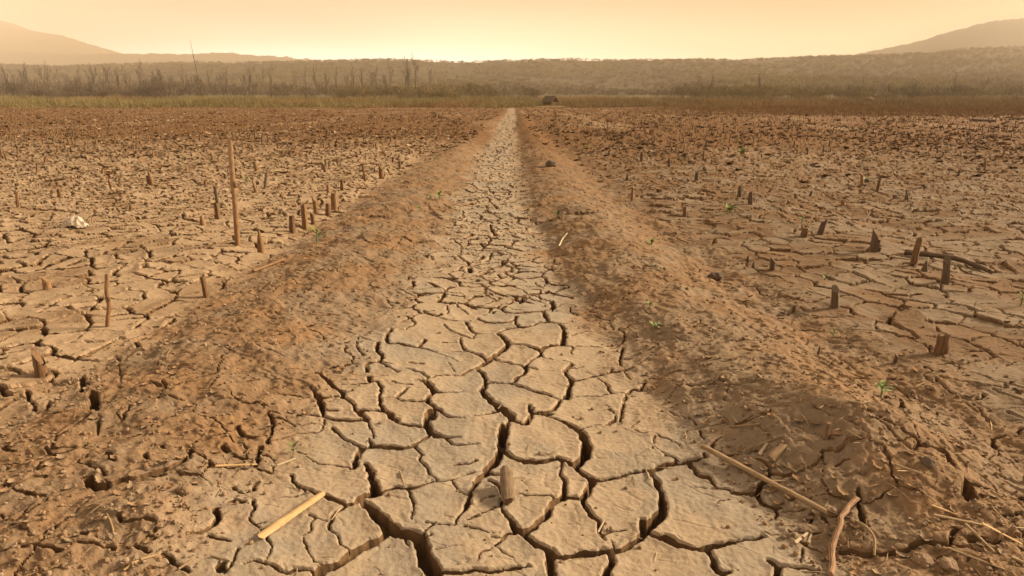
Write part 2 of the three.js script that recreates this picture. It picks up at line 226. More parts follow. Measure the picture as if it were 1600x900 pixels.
for (let i = 0, k = 0; i < NR; i++) for (let j = 0; j < NC; j++, k++) {
  const x = PX[k], d = PD[k];
  if (d > 70) { ZL[k] = x < 0 ? 1 : 0; ZR[k] = 1 - ZL[k]; continue; }
  const nz = 0.06 * noise(x * 5, d * 5) + 0.03 * noise(x * 17, d * 17);
  const eL = edgeL(d), eR = edgeR(d);
  const n2z = nz + 0.05 * noise(x * 3.1 + 9, d * 3.1) + 0.02 * noise(x * 40, d * 40);
  ZF[k] = ss(eL - 0.15, eL + 0.10, x + 1.3 * n2z) * (1 - ss(eR - 0.10, eR + 0.14, x + 1.3 * n2z));
  ZL[k] = 1 - ss(outL(d) - 0.03, outL(d) + 0.16, x + nz * 1.8);
  ZR[k] = ss(outR(d) - 0.02, outR(d) + 0.25, x + nz * 2.5);
  if (d > 40) continue;
  const wx = x + 0.014 * noise(x * 13, d * 13 + 40) + (QX[k] - x) * 1.3, wd = d + 0.014 * noise(x * 13 + 70, d * 13) + (QD[k] - d) * 1.3;
  const zf = ZF[k], zl = ZL[k], zr = ZR[k], field = Math.max(zl, zr * (0.35 + 0.65 * ss(1.5, 2.6, d + 0.4 * (x - 1.2))));
  const far = ss(2.35, 2.75, d + 0.5 * Math.max(0, -0.15 - x));
  const p = Math.max(0.93 * field, 0.9 * far * zf);
  if (p > 0.25) {
    voronoi(wx, wd, 0.125, 11, p, 0.0028 + 0.001 * zl, zl > 0.5 ? 0.012 : zf > 0.5 ? 0.0115 : 0.008 + 0.005 * ss(3, 5, d));
    if (VR[0] < S[k]) { S[k] = VR[0]; HW[k] = VR[1]; }
  }
  const near = zf * (1 - far);
  voronoi(wx + 31, wd + 17, 0.11, 51, 0.58 * (1 - near) * (1 - field), 0.0011, 0.0036);
  if (VR[0] < S[k]) { S[k] = VR[0]; HW[k] = VR[1]; }
}
const MXY = new Float32Array(N * 2);
// move vertices onto the lips of the cracks, so that the lips are clean edges
for (let i = 1; i < NR - 1 && rowsD[i] < 9; i++) {
  const dx = 2 * halfW(rowsD[i]) / (NC - 1), dd = rowsD[i + 1] - rowsD[i], lim = 0.42 * Math.min(dx, dd);
  for (let j = 1; j < NC - 1; j++) {
    const k = i * NC + j, s = S[k];
    if (Math.abs(s) > 0.8 * Math.max(dx, dd)) continue;
    const gx = (S[k + 1] - S[k - 1]) / (2 * dx), gd = (S[k + NC] - S[k - NC]) / (rowsD[i + 1] - rowsD[i - 1]), g2 = gx * gx + gd * gd;
    if (g2 < 0.2) continue;
    const mx = -s * gx / g2, md = -s * gd / g2;
    if (Math.abs(mx) < 0.62 * dx && Math.abs(md) < 0.62 * dd) { MXY[k * 2] = mx; MXY[k * 2 + 1] = md; }
  }
}
for (let k = 0; k < N; k++) if (MXY[k * 2] || MXY[k * 2 + 1]) { PX[k] += MXY[k * 2]; PD[k] += MXY[k * 2 + 1]; S[k] = 0; }
// plates: patches of the sheet that the cracks cut free
const LAB = new Int32Array(N).fill(-1), comps = [], SOLID = new Uint8Array(N);
for (let i = 0, k = 0; i < NR; i++) { const cell = Math.max(2 * halfW(rowsD[i]) / (NC - 1), i ? rowsD[i] - rowsD[i - 1] : 0), lim = Math.min(0.012, 0.8 * cell + 0.0014); for (let j = 0; j < NC; j++, k++) SOLID[k] = S[k] > lim ? 1 : 0; }
{
  const q = new Int32Array(N);
  for (let k0 = 0; k0 < N; k0++) {
    if (LAB[k0] >= 0 || !SOLID[k0]) continue;
    const id = comps.length; let a = 0, b = 0, sx = 0, sd = 0, edge = false; q[b++] = k0; LAB[k0] = id;
    while (a < b) {
      const k = q[a++], j = k % NC; sx += PX[k]; sd += PD[k];
      if (j === 0 || j === NC - 1 || k < NC || k >= N - NC) edge = true;
      if (j > 0 && LAB[k - 1] < 0 && SOLID[k - 1]) { LAB[k - 1] = id; q[b++] = k - 1; }
      if (j < NC - 1 && LAB[k + 1] < 0 && SOLID[k + 1]) { LAB[k + 1] = id; q[b++] = k + 1; }
      if (k >= NC && LAB[k - NC] < 0 && SOLID[k - NC]) { LAB[k - NC] = id; q[b++] = k - NC; }
      if (k < N - NC && LAB[k + NC] < 0 && SOLID[k + NC]) { LAB[k + NC] = id; q[b++] = k + NC; }
    }
    comps.push({ id, n: b, x: sx / b, d: sd / b, edge, tx: 0, td: 0, lift: 0 });
  }
  let a = 0, b = 0;
  for (let k = 0; k < N; k++) if (LAB[k] >= 0) q[b++] = k;
  while (a < b) { const k = q[a++], j = k % NC, l = LAB[k]; for (const m of [j > 0 ? k - 1 : -1, j < NC - 1 ? k + 1 : -1, k - NC, k + NC]) if (m >= 0 && m < N && LAB[m] < 0) { LAB[m] = l; q[b++] = m; } }
}
for (const c of comps) {
  c.plate = c.n >= 45 && c.n < 26000 && c.d < 16;
  if (!c.plate) continue;
  const zl = c.x < outL(c.d) ? 1 : 0, zr = c.x > outR(c.d) ? 1 : 0, a = zl ? 0.085 : zr ? 0.08 : 0.03;
  c.tx = a * (hash(c.id, 5) * 2 - 1); c.td = a * (hash(c.id, 6) * 2 - 1); c.lift = (zl || zr ? 0.004 : 0.002) * (hash(c.id, 7) * 2 - 1);
}
// heights and colours
const mixc = (a, b, t) => [a[0] + (b[0] - a[0]) * t, a[1] + (b[1] - a[1]) * t, a[2] + (b[2] - a[2]) * t];
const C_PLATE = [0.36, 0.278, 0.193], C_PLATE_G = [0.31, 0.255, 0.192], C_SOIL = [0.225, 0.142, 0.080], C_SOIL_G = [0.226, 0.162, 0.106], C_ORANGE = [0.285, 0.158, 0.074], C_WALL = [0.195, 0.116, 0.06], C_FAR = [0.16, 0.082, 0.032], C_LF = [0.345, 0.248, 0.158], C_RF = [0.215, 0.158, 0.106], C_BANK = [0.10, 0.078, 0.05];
for (let i = 0, k = 0; i < NR; i++) for (let j = 0; j < NC; j++, k++) {
  const x = PX[k], d = PD[k], s = S[k], hw = HW[k], zf = ZF[k], zl = ZL[k], zr = ZR[k], field = Math.max(zl, zr), ridge = clamp(1 - zf - field);
  let h = baseH(x, d), c;
  if (d < 70) {
    const n3 = noise(x * 33, d * 33), n4 = noise(x * 90, d * 90), n5 = noise(x * 230, d * 230), n2 = noise(x * 12 + 5, d * 12);
    const rough = 0.14 * zf + 0.52 * ridge + field * (0.09 + 0.4 * ss(0.1, 0.55, noise(x * 1.7, d * 1.7))) ;
    const fine = 1 - ss(3, 12, d);
    h += rough * (0.011 * n2 + 0.0065 * ridged(x * 21, d * 21) * ss(-0.2, 0.5, n2 + 0.3) + 0.0042 * n3 + (0.0032 * n4 + 0.0021 * n5) * fine);
    h += zf * (0.0016 * noise(x * 20, d * 20) + 0.0005 * n4);
    if (d < 30) { const q0 = noise(x * 8 + 3, d * 8) * 3.2 + 0.5 * n3, f0 = Math.floor(q0); h += (ridge * 0.0042 + field * 0.0012) * (f0 + ss(0.3, 0.62, q0 - f0)); }   // crust lying in thin broken layers
    if (d < 2.9 && zf > 0.3) { voronoi(QX[k] + 11, QD[k] + 5, 0.052, 71, 0.24, 0, 0); h -= 0.0016 * zf * Math.exp(-Math.pow(VR[0] / 0.0016, 2)); }
    const q = clamp(hw / 0.004);
    if (s > 0) {
      const curl = ((0.0045 + 0.006 * ss(2.8, 4, d)) * zf + (0.012 * zl * (1 + 0.7 * ss(3.5, 6, d)) + 0.010 * zr * (1 + 1.3 * ss(3.2, 5.5, d))) * (0.6 + 0.8 * noise(x * 4.3, d * 4.3)) + 0.002 * ridge) * q * (1 - ss(10, 30, d));
      h += curl * Math.exp(-s / (0.016 + 0.016 * field)) - 0.0011 * q * Math.exp(-s / 0.0016);
    } else {
      const wall = 0.0011 + 0.005 * ss(0.1, 0.5, noise(x * 40, d * 40)) * clamp(hw / 0.006), D = clamp(hw * 5.5 + 0.004, 0.004, 0.075) * (0.85 + 0.3 * noise(x * 25, d * 25));
      h -= 0.0011 * q + D * (0.68 * ss(0, wall, -s) + 0.32 * clamp(-s / Math.max(hw, 0.001))) + 0.004 * q * n3 + 0.002 * q * n4;
    }
    const cm = comps[LAB[k]];
    if (cm && cm.plate) h += clamp(cm.tx * (x - cm.x) + cm.td * (d - cm.d), -0.011, 0.011) * (1 - ss(8, 14, d)) + cm.lift;
    // what the ground is made of here
    const patch = noise(x * 2.6, d * 2.6) + 0.5 * noise(x * 7, d * 7), grain = 0.10 * n4 + 0.07 * n5 + 0.06 * n3;
    const plate = mixc(C_PLATE, C_PLATE_G, ss(-0.3, 0.35, patch + 0.35 * (x - 0.05) + 0.35 * noise(x * 19, d * 19)));
    const soil = mixc(mixc(C_SOIL, C_SOIL_G, ss(-0.3, 0.5, patch)), C_ORANGE, 0.4 * ss(0.2, 0.7, noise(x * 4.4 + 20, d * 4.4) - 0.2 * x + 0.2 * n3));
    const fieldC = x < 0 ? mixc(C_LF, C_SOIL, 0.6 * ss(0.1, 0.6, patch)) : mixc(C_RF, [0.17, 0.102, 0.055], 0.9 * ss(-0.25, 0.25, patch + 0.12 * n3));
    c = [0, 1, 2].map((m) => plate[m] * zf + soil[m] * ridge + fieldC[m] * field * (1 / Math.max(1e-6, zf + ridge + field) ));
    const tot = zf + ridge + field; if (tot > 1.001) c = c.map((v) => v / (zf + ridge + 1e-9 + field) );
    const farT = ss(x > 0 ? 4.5 : 5.5, x > 0 ? 14 : 17, d + 3 * patch) * (1 - 0.8 * zf);
    c = mixc(c, mixc(C_FAR, C_LF, 0.45 * ss(0.2, 0.6, noise(x * 0.5, d * 0.16) + 0.4 * noise(x * 1.6, d * 0.7))), farT);
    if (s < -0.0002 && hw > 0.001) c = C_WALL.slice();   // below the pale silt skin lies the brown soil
    const g = 1 + grain * (0.55 + 0.6 * ridge + 0.4 * field); c = c.map((v) => v * g);
  } else c = mixc(mixc(C_FAR, [0.20, 0.155, 0.07], ss(70, 82, d)), C_BANK, ss(110, 170, d));
  PH[k] = h; COL[k * 3] = c[0]; COL[k * 3 + 1] = c[1]; COL[k * 3 + 2] = c[2];
}
function gy(x, d) {                                    // height of the built ground
  const i = clamp(rowAt(d) - 1, 0, NR - 2), w = halfW(rowsD[i]), j = clamp(Math.round((x + w) / (2 * w) * (NC - 1)), 1, NC - 2), w1 = halfW(rowsD[i + 1]), j1 = clamp(Math.round((x + w1) / (2 * w1) * (NC - 1)), 1, NC - 2);
  const t = clamp((d - rowsD[i]) / (rowsD[i + 1] - rowsD[i]));
  return PH[i * NC + j] * (1 - t) + PH[(i + 1) * NC + j1] * t;
}
const NRM = new Float32Array(N * 3), WN = new Float32Array(N * 3), STEEP = new Uint8Array(N * 2);   // normals of the surface and, apart from it, of the crack walls
for (let i = 0; i < NR - 1; i++) for (let j = 0; j < NC - 1; j++) {
  const a = i * NC + j, b = a + 1, c = a + NC, e = c + 1;
  for (let f = 0; f < 2; f++) {
    const p = f ? b : a, q = f ? e : b, r = c;
    const ux = PX[q] - PX[p], uy = PH[q] - PH[p], uz = -(PD[q] - PD[p]), vx = PX[r] - PX[p], vy = PH[r] - PH[p], vz = -(PD[r] - PD[p]);
    const nx = uy * vz - uz * vy, ny = uz * vx - ux * vz, nz = ux * vy - uy * vx, l = 1 / (Math.hypot(nx, ny, nz) || 1);
    const wall = rowsD[i] < 12 && ny * l < 0.62 && Math.min(S[p], S[q], S[r]) < -0.0001 && Math.max(HW[p], HW[q], HW[r]) > 0.0012;
    if (wall) STEEP[a * 2 + f] = 1;
    for (const m of [p, q, r]) if (wall) { WN[m * 3] += nx; WN[m * 3 + 1] += ny; WN[m * 3 + 2] += nz; } else { NRM[m * 3] += nx * l; NRM[m * 3 + 1] += ny * l; NRM[m * 3 + 2] += nz * l; }
  }
}
for (let pass = 0; pass < 2; pass++) {                 // even out the walls, so that the mesh does not show on them
  const T = WN.slice();
  for (let k = NC; k < N - NC; k++) if (T[k * 3] || T[k * 3 + 1] || T[k * 3 + 2]) for (let e = 0; e < 3; e++) WN[k * 3 + e] = 2 * T[k * 3 + e] + T[k * 3 + 3 + e] + T[k * 3 - 3 + e] + T[(k + NC) * 3 + e] + T[(k - NC) * 3 + e];
}
function grainTexture(seed, size, low, cells) {        // tiling grain
  const r = rng(seed), data = new Uint8Array(size * size * 4), f = new Float32Array(size * size);
  for (const [n, amp] of cells) {
    const g = Float32Array.from({ length: n * n }, () => r());
    for (let y = 0; y < size; y++) for (let x = 0; x < size; x++) {
      const u = x / size * n, v = y / size * n, i = Math.floor(u), j = Math.floor(v), a = u - i, b = v - j, sa = a * a * (3 - 2 * a), sb = b * b * (3 - 2 * b), G = (p, q) => g[(q % n) * n + (p % n)];
      f[y * size + x] += amp * ((G(i, j) * (1 - sa) + G(i + 1, j) * sa) * (1 - sb) + (G(i, j + 1) * (1 - sa) + G(i + 1, j + 1) * sa) * sb);
    }
  }
  let lo = 9, hi = -9; for (const v of f) { lo = Math.min(lo, v); hi = Math.max(hi, v); }
  for (let k = 0; k < f.length; k++) { const v = 255 * (low + (1 - low) * (f[k] - lo) / (hi - lo)); data.set([v, v, v, 255], k * 4); }
  const t = new THREE.DataTexture(data, size, size); t.wrapS = t.wrapT = THREE.RepeatWrapping; t.magFilter = THREE.LinearFilter; t.minFilter = THREE.LinearFilter; t.needsUpdate = true;
  return t;
}
const bumpTex = grainTexture(5, 1024, 0, [[24, 0.5], [61, 0.6], [150, 0.5], [340, 0.45], [512, 0.3]]); bumpTex.repeat.set(2, 2);
const tintTex = grainTexture(9, 1024, 0.78, [[13, 0.5], [47, 0.5], [130, 0.5], [410, 0.7]]); tintTex.colorSpace = THREE.NoColorSpace; tintTex.repeat.set(1.37, 1.37);
const groundMat = new THREE.MeshPhysicalMaterial({ specularIntensity: 0.25, vertexColors: true, map: tintTex, roughness: 0.93, bumpMap: bumpTex, bumpScale: 0.0013 });
const remap = new Int32Array(2 * N).fill(-1);   // numbers from N on are wall copies
function patchGeometry(tris) {
  const used = [], idx = new Uint32Array(tris.length);
  for (let t = 0; t < tris.length; t++) { const k = tris[t]; if (remap[k] < 0) { remap[k] = used.length; used.push(k); } idx[t] = remap[k]; }
  const p = new Float32Array(used.length * 3), n = new Float32Array(used.length * 3), c = new Float32Array(used.length * 3), uv = new Float32Array(used.length * 2);
  used.forEach((id, m) => {
    const wall = id >= N, k = wall ? id - N : id, A = wall ? WN : NRM;
    p[m * 3] = PX[k]; p[m * 3 + 1] = PH[k]; p[m * 3 + 2] = -PD[k];
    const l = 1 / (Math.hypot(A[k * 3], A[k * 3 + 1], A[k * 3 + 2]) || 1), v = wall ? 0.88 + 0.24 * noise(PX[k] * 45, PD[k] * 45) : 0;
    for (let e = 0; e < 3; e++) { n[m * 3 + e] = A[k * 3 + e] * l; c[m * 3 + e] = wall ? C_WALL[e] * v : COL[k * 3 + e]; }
    uv[m * 2] = wall ? PX[k] * 0.8 + PD[k] * 0.7 : PX[k]; uv[m * 2 + 1] = wall ? PH[k] : PD[k]; remap[id] = -1;
  });
  const g = new THREE.BufferGeometry();
  g.setAttribute('position', new THREE.BufferAttribute(p, 3)); g.setAttribute('normal', new THREE.BufferAttribute(n, 3)); g.setAttribute('color', new THREE.BufferAttribute(c, 3)); g.setAttribute('uv', new THREE.BufferAttribute(uv, 2));
  g.setIndex(new THREE.BufferAttribute(idx, 1));
  return g;
}
const shadow = (o) => { o.castShadow = true; o.receiveShadow = true; return o; };
const plates = comps.filter((c) => c.plate).sort((a, b) => b.n - a.n), slot = new Int32Array(comps.length).fill(-1);
plates.forEach((c, i) => { slot[c.id] = i < 298 ? i : 298; });
{
  const lists = Array.from({ length: 300 }, () => []);
  for (let i = 0; i < NR - 1; i++) for (let j = 0; j < NC - 1; j++) {
    const a = i * NC + j, b = a + 1, c = a + NC, e = c + 1, s = slot[LAB[a]], l = lists[s < 0 ? 299 : s];
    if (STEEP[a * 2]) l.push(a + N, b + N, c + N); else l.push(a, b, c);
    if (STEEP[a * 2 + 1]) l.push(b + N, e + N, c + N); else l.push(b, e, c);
  }
  const ground = shadow(new THREE.Mesh(patchGeometry(lists[299]), groundMat));
  ground.name = 'ground'; ground.userData = { label: 'dry brown earth of the furrow, its banks and the cracked fields', category: 'ground', kind: 'structure' };
  scene.add(ground);
  for (let s = 0; s < 299; s++) if (lists[s].length) {
    const m = shadow(new THREE.Mesh(patchGeometry(lists[s]), groundMat)); m.name = s < 298 ? 'mud_plate' : 'small_mud_plates'; if (s === 298) m.userData.kind = 'stuff'; ground.add(m);
  }
}
console.log('ground', NR, 'x', NC, 'plates', plates.length, 'largest', plates.slice(0, 5).map((c) => c.n), 'ground comps', comps.filter((c) => !c.plate && c.n > 26000).length);

//@@OBJECTS-BEGIN
// ------------------------------------------------------------------ helpers for things
const names = new Map();
const numbered = (n) => { const k = names.get(n) ?? 0; names.set(n, k + 1); return k ? n + '_' + String(k).padStart(3, '0') : n; };
function tag(o, label, category, group, kind) { o.userData.label = label; o.userData.category = category; if (group) o.userData.group = group; if (kind) o.userData.kind = kind; return o; }
function thing(name, x, d, y) { const g = new THREE.Group(); g.name = numbered(name); g.position.set(x, y ?? gy(x, d), -d); scene.add(g); return g; }
function part(name, geo, mat, parent) { const m = shadow(new THREE.Mesh(geo, mat)); m.name = parent ? name : numbered(name); (parent ?? scene).add(m); return m; }
const V = (x, y, z) => new THREE.Vector3(x, y, z);
// a round stick along points: irregular radius, closed ends, uv in metres
function rod(pts, radii, sides = 8, rough = 0.08, seed = 1, flat = 1, cutEnds = 0) {
  const r = rng(seed), n = pts.length, pos = [], uv = [], idx = [], up0 = V(0.13, 0.97, 0.21).normalize();
  let len = 0;
  for (let i = 0; i < n; i++) {
    const t = pts[Math.min(i + 1, n - 1)].clone().sub(pts[Math.max(i - 1, 0)]).normalize(), ref = Math.abs(t.y) > 0.9 ? V(1, 0, 0.1).normalize() : up0, b = V(0, 0, 0).crossVectors(t, ref).normalize(), nn = V(0, 0, 0).crossVectors(b, t);
    if (i) len += pts[i].distanceTo(pts[i - 1]);
    for (let j = 0; j <= sides; j++) {
      const a = j / sides * Math.PI * 2, jj = j % sides, rr = radii[i] * (1 + rough * (hash(jj, i, seed) * 2 - 1) + rough * 0.8 * (hash(jj, 77, seed) * 2 - 1));
      const p = pts[i].clone().addScaledVector(b, Math.cos(a) * rr).addScaledVector(nn, Math.sin(a) * rr * flat);
      if (cutEnds && (i === 0 || i === n - 1)) p.addScaledVector(t, (i ? 1 : -1) * cutEnds * Math.cos(a + seed) * radii[i]);
      pos.push(p.x, p.y, p.z); uv.push(j / sides * radii[0] * 6.28, len);
    }
  }
  for (let i = 0; i < n - 1; i++) for (let j = 0; j < sides; j++) { const a = i * (sides + 1) + j, b = a + 1, c = a + sides + 1, e = c + 1; idx.push(a, c, b, b, c, e); }
  for (const [i, flip] of [[0, 1], [n - 1, 0]]) {
    const c = pos.length / 3; pos.push(pts[i].x, pts[i].y, pts[i].z); uv.push(0, 0);
    for (let j = 0; j < sides; j++) { const q = i * (sides + 1) + j; pos.push(pos[q * 3], pos[q * 3 + 1], pos[q * 3 + 2]); uv.push(0.01 * Math.cos(j), 0.01 * Math.sin(j)); }
    for (let j = 0; j < sides; j++) { const a = c + 1 + j, b = c + 1 + (j + 1) % sides; if (flip) idx.push(c, a, b); else idx.push(c, b, a); }
  }
  const g = new THREE.BufferGeometry();
  g.setAttribute('position', new THREE.Float32BufferAttribute(pos, 3)); g.setAttribute('uv', new THREE.Float32BufferAttribute(uv, 2)); g.setIndex(idx); g.computeVertexNormals();
  return g;
}
function paint(g, f) { const p = g.attributes.position, c = new Float32Array(p.count * 3); for (let i = 0; i < p.count; i++) c.set(f(p.getX(i), p.getY(i), p.getZ(i)), i * 3); g.setAttribute('color', new THREE.BufferAttribute(c, 3)); return g; }
// fibre grain running along a stem
function fibreTexture(seed, dark, light) {
  const W = 256, H = 512, r = rng(seed), data = new Uint8Array(W * H * 4), str = Float32Array.from({ length: W }, () => r());
  for (let x = 0; x < W; x++) str[x] = 0.5 * str[x] + 0.25 * str[(x + 1) % W] + 0.25 * str[(x + 2) % W];
  for (let y = 0; y < H; y++) for (let x = 0; x < W; x++) {
    const u = (x + 5 * noise(y * 0.012, seed) + W) % W, a = str[Math.floor(u) % W], b = noise(x * 0.06, y * 0.012 + seed) * 0.5, sp = noise(x * 0.3 + 9, y * 0.16 + seed) > 0.62 ? -0.35 : 0, t = clamp(a * 1.1 - 0.05 + b * 0.7 + sp);
    for (let c = 0; c < 3; c++) data[(y * W + x) * 4 + c] = 255 * Math.pow(dark[c] + (light[c] - dark[c]) * t, 1 / 2.2);
    data[(y * W + x) * 4 + 3] = 255;
  }
  const t = new THREE.DataTexture(data, W, H); t.wrapS = t.wrapT = THREE.RepeatWrapping; t.magFilter = THREE.LinearFilter; t.colorSpace = THREE.SRGBColorSpace; t.needsUpdate = true;
  return t;
}
function stem(seed, dark, light, sx, sy, bump = 0.0012) { const t = fibreTexture(seed, dark, light); t.repeat.set(sx, sy); return new THREE.MeshStandardMaterial({ map: t, bumpMap: t, bumpScale: bump, roughness: 0.88 }); }
const M_STUB = [stem(21, [0.08, 0.042, 0.018], [0.34, 0.185, 0.075], 14, 6), stem(22, [0.06, 0.032, 0.015], [0.26, 0.135, 0.052], 14, 6), stem(23, [0.05, 0.034, 0.02], [0.175, 0.11, 0.06], 14, 6)];
const M_CANE = stem(31, [0.33, 0.20, 0.085], [0.56, 0.385, 0.19], 20, 5, 0.0006);
const M_STICK = stem(32, [0.15, 0.09, 0.045], [0.42, 0.29, 0.16], 18, 5);
const M_BARK = stem(33, [0.11, 0.06, 0.032], [0.40, 0.235, 0.125], 14, 9, 0.003);
const M_STRAW = stem(34, [0.17, 0.11, 0.055], [0.40, 0.28, 0.15], 25, 8, 0.0005);
const M_PALE = stem(35, [0.33, 0.25, 0.16], [0.56, 0.46, 0.32], 25, 8, 0.0005);
const M_DARKWOOD = stem(36, [0.05, 0.03, 0.018], [0.17, 0.10, 0.055], 6, 3);
const M_TREE = new THREE.MeshStandardMaterial({ color: new THREE.Color(0.115, 0.085, 0.062), roughness: 0.95 });
const M_LEAF = new THREE.MeshPhysicalMaterial({ color: new THREE.Color(0.19, 0.225, 0.055), roughness: 0.75, side: THREE.DoubleSide });
const M_LEAF2 = new THREE.MeshPhysicalMaterial({ color: new THREE.Color(0.14, 0.19, 0.075), roughness: 0.75, side: THREE.DoubleSide });
const M_CLOD = new THREE.MeshStandardMaterial({ color: new THREE.Color(0.22, 0.145, 0.088), roughness: 0.97, bumpMap: bumpTex, bumpScale: 0.003 });

// ------------------------------------------------------------------ cut stalk stumps
function stumpGeo(h, r, form, seed) {                  // form 0 blunt, 1 pointed, 2 slanted cut, 3 split
  const n = 7, pts = [], rad = [], rr = rng(seed), lx = (rr() - 0.5) * 0.12 * h, lz = (rr() - 0.5) * 0.08 * h;
  for (let i = 0; i < n; i++) {
    const t = i / (n - 1); pts.push(V(lx * t * t, -0.03 + (h + 0.03) * t, lz * t * t));
    const node = 1 + 0.14 * Math.exp(-Math.pow((t - 0.42) / 0.07, 2)), foot = 1 + 0.35 * Math.exp(-t / 0.1);
    rad.push(r * node * foot * (form === 1 ? 1.05 - 0.85 * Math.pow(t, 2.4) : 1 - 0.14 * t));
  }
  const g = rod(pts, rad, 9, 0.10, seed, 1, form === 2 ? 1.1 : form === 3 ? 1.8 : 0.25);
  if (form === 3 || form === 0) {                      // torn sheath standing off the stem
    const p = g.attributes.position; for (let i = (n - 1) * 10; i < n * 10; i++) p.setY(i, p.getY(i) + r * 0.9 * (hash(i % 10 === 9 ? 0 : i % 10, seed, 3) - 0.4)); g.computeVertexNormals();
  }
  return g;
}
let stumpCount = 0;
const blockers = [];
function stump(px, py, hpx, wpx, form, label, lean = 0) {
  const [x, d] = at(px, py), k = pxPerM(px, py), m = part('stalk_stump', stumpGeo(hpx / k * 1.04, wpx / k / 2, form, 100 + stumpCount), M_STUB[px > 800 ? 2 - (stumpCount % 5 === 0 ? 1 : 0) : stumpCount % 2]);
  m.position.set(x, gy(x, d), -d); m.rotation.set((hash(stumpCount, 2) - 0.5) * 0.16, hash(stumpCount, 1) * 6, lean); stumpCount++; blockers.push([x, d]);
  return tag(m, label, 'stalk stump', 'cut stalk stumps standing in the fields');
}
stump(409, 396, 37, 11, 1, 'pointed brown stalk stump just right of the tall stake');
stump(457, 364, 23, 10, 0, 'short blunt stump left end of the small row behind the pointed stump');
stump(477, 356, 34, 10, 0, 'tallest brown stump of the small row left of the furrow bank');
stump(490, 350, 17, 7, 2, 'thin low stump close behind the tallest stump of the small row');
stump(494, 334, 20, 7, 3, 'forked thin stump behind the small row on the left');
stump(513, 337, 14, 9, 2, 'dark stubby stump between the forked stump and the blunt thick one');
stump(523, 329, 25, 10, 0, 'thick blunt stump at the right end of the small row on the left');
stump(341, 342, 24, 9, 0, 'brown stump just left of the middle of the tall stake');
stump(317, 353, 14, 9, 1, 'small tooth shaped stump left of the tall stake');
stump(323, 465, 32, 10, 0, 'dark short stump below the tall stake at the foot of the left bank');
stump(239, 290, 31, 7, 1, 'slim leaning stump standing farther back on the left field', 0.16);
stump(233, 290, 13, 5, 0, 'tiny stub at the foot of the slim leaning stump');
stump(75, 456, 14, 13, 2, 'low broad stub among the curled plates left of the short stake');
stump(66, 590, 28, 19, 3, 'thick dark stump near the lower left edge', 0.1);
stump(513, 302, 13, 5, 0, 'thin stub behind the small row, left one of two');
stump(535, 298, 15, 6, 0, 'thin stub behind the small row, right one of two');
stump(596, 280, 18, 8, 3, 'ragged dark stump near the top of the left bank');
stump(625, 262, 14, 5, 0, 'small upright stump on the crest of the left bank');
stump(401, 268, 14, 6, 1, 'small stump behind the top of the tall stake');
stump(508, 270, 12, 5, 0, 'small stump beside the green tuft on the left field');
stump(1427, 415, 34, 11, 3, 'split dark stump standing by the fallen branch on the right');
stump(1477, 443, 37, 12, 2, 'tall dark leaning stump by the right end of the fallen branch', -0.12);
stump(1444, 425, 17, 10, 1, 'small pointed stub between the two dark stumps by the fallen branch');
stump(1366, 393, 22, 14, 3, 'broad ragged stump left of the fallen branch');
stump(1281, 367, 21, 9, 2, 'slanted stump on the right field above the grey plates', -0.15);
stump(1256, 371, 13, 12, 0, 'low wide stub beside the slanted stump');
stump(1168, 408, 16, 9, 1, 'pointed stump at the foot of the right bank, leftmost of three');
stump(1206, 424, 16, 10, 2, 'slant cut stump at the foot of the right bank, rightmost of three');
stump(1177, 418, 10, 7, 1, 'smallest of the three stumps at the foot of the right bank');
stump(1304, 480, 29, 12, 2, 'dark slant cut stump alone on the right field', -0.1);
stump(1470, 553, 27, 21, 0, 'thickest flat topped stump at lower right');
stump(1279, 553, 16, 6, 1, 'thin black stub right of the right bank');
stump(1399, 567, 13, 6, 2, 'thin short stub left of the thickest stump');
stump(1172, 320, 19, 7, 0, 'dark upright stump beside a green tuft on the right field');
stump(1155, 310, 14, 7, 2, 'short dark stump left of the upright stump by the green tuft');
stump(1070, 337, 15, 6, 0, 'thin stump on the right side slope of the right bank');
stump(1088, 283, 16, 7, 0, 'dark stump on the right field, right one of a close pair');
stump(1077, 284, 9, 7, 2, 'stub on the right field, left one of a close pair');
stump(980, 283, 12, 6, 1, 'small pointed stump close behind the right bank');
stump(1240, 486, 9, 8, 2, 'dark knob of a stump left of the lone slant cut stump');
stump(1002, 254, 16, 6, 0, 'small dark stump farther along behind the right bank');
stump(1045, 262, 13, 5, 0, 'small stub right of the farther dark stump');

// ------------------------------------------------------------------ stakes
function stake(px, py, topX, topY, wpx, label, seed) {
  const [x, d] = at(px, py), k = pxPerM(px, py), y0 = gy(x, d), c = ray(topX, topY), t = d / c[2], top = V(c[0] * t, EYE + c[1] * t, -d), pts = [], rad = [];
  const g = thing('wooden_stake', x, d, y0);
  for (let i = 0; i < 12; i++) { const u = i / 11; pts.push(V((top.x - x) * u + 0.006 * noise(u * 3, seed), -0.05 + (top.y - y0 + 0.05) * u, 0.006 * noise(u * 3, seed + 5))); rad.push(wpx / k / 2 * (1 - 0.12 * u) * (1 + 0.12 * Math.exp(-Math.pow((u - 0.62) / 0.03, 2)))); }
  const shaft = part('shaft', rod(pts, rad, 10, 0.07, seed, 0.85, 0.5), M_STUB[0], g);
  const q = pts[7], knot = new THREE.IcosahedronGeometry(rad[7] * 0.75, 1); knot.scale(1, 1.6, 0.9); knot.translate(q.x + rad[7] * 0.6, q.y, q.z + rad[7] * 0.4); part('knot', knot, M_STUB[1], shaft);
  tag(g, label, 'stake');
}
stake(372, 386, 359, 219, 9.5, 'tall thin weathered stake leaning left in the left field', 3);
stake(166, 511, 167, 429, 7.5, 'short upright stake among the curled plates at far left', 4);

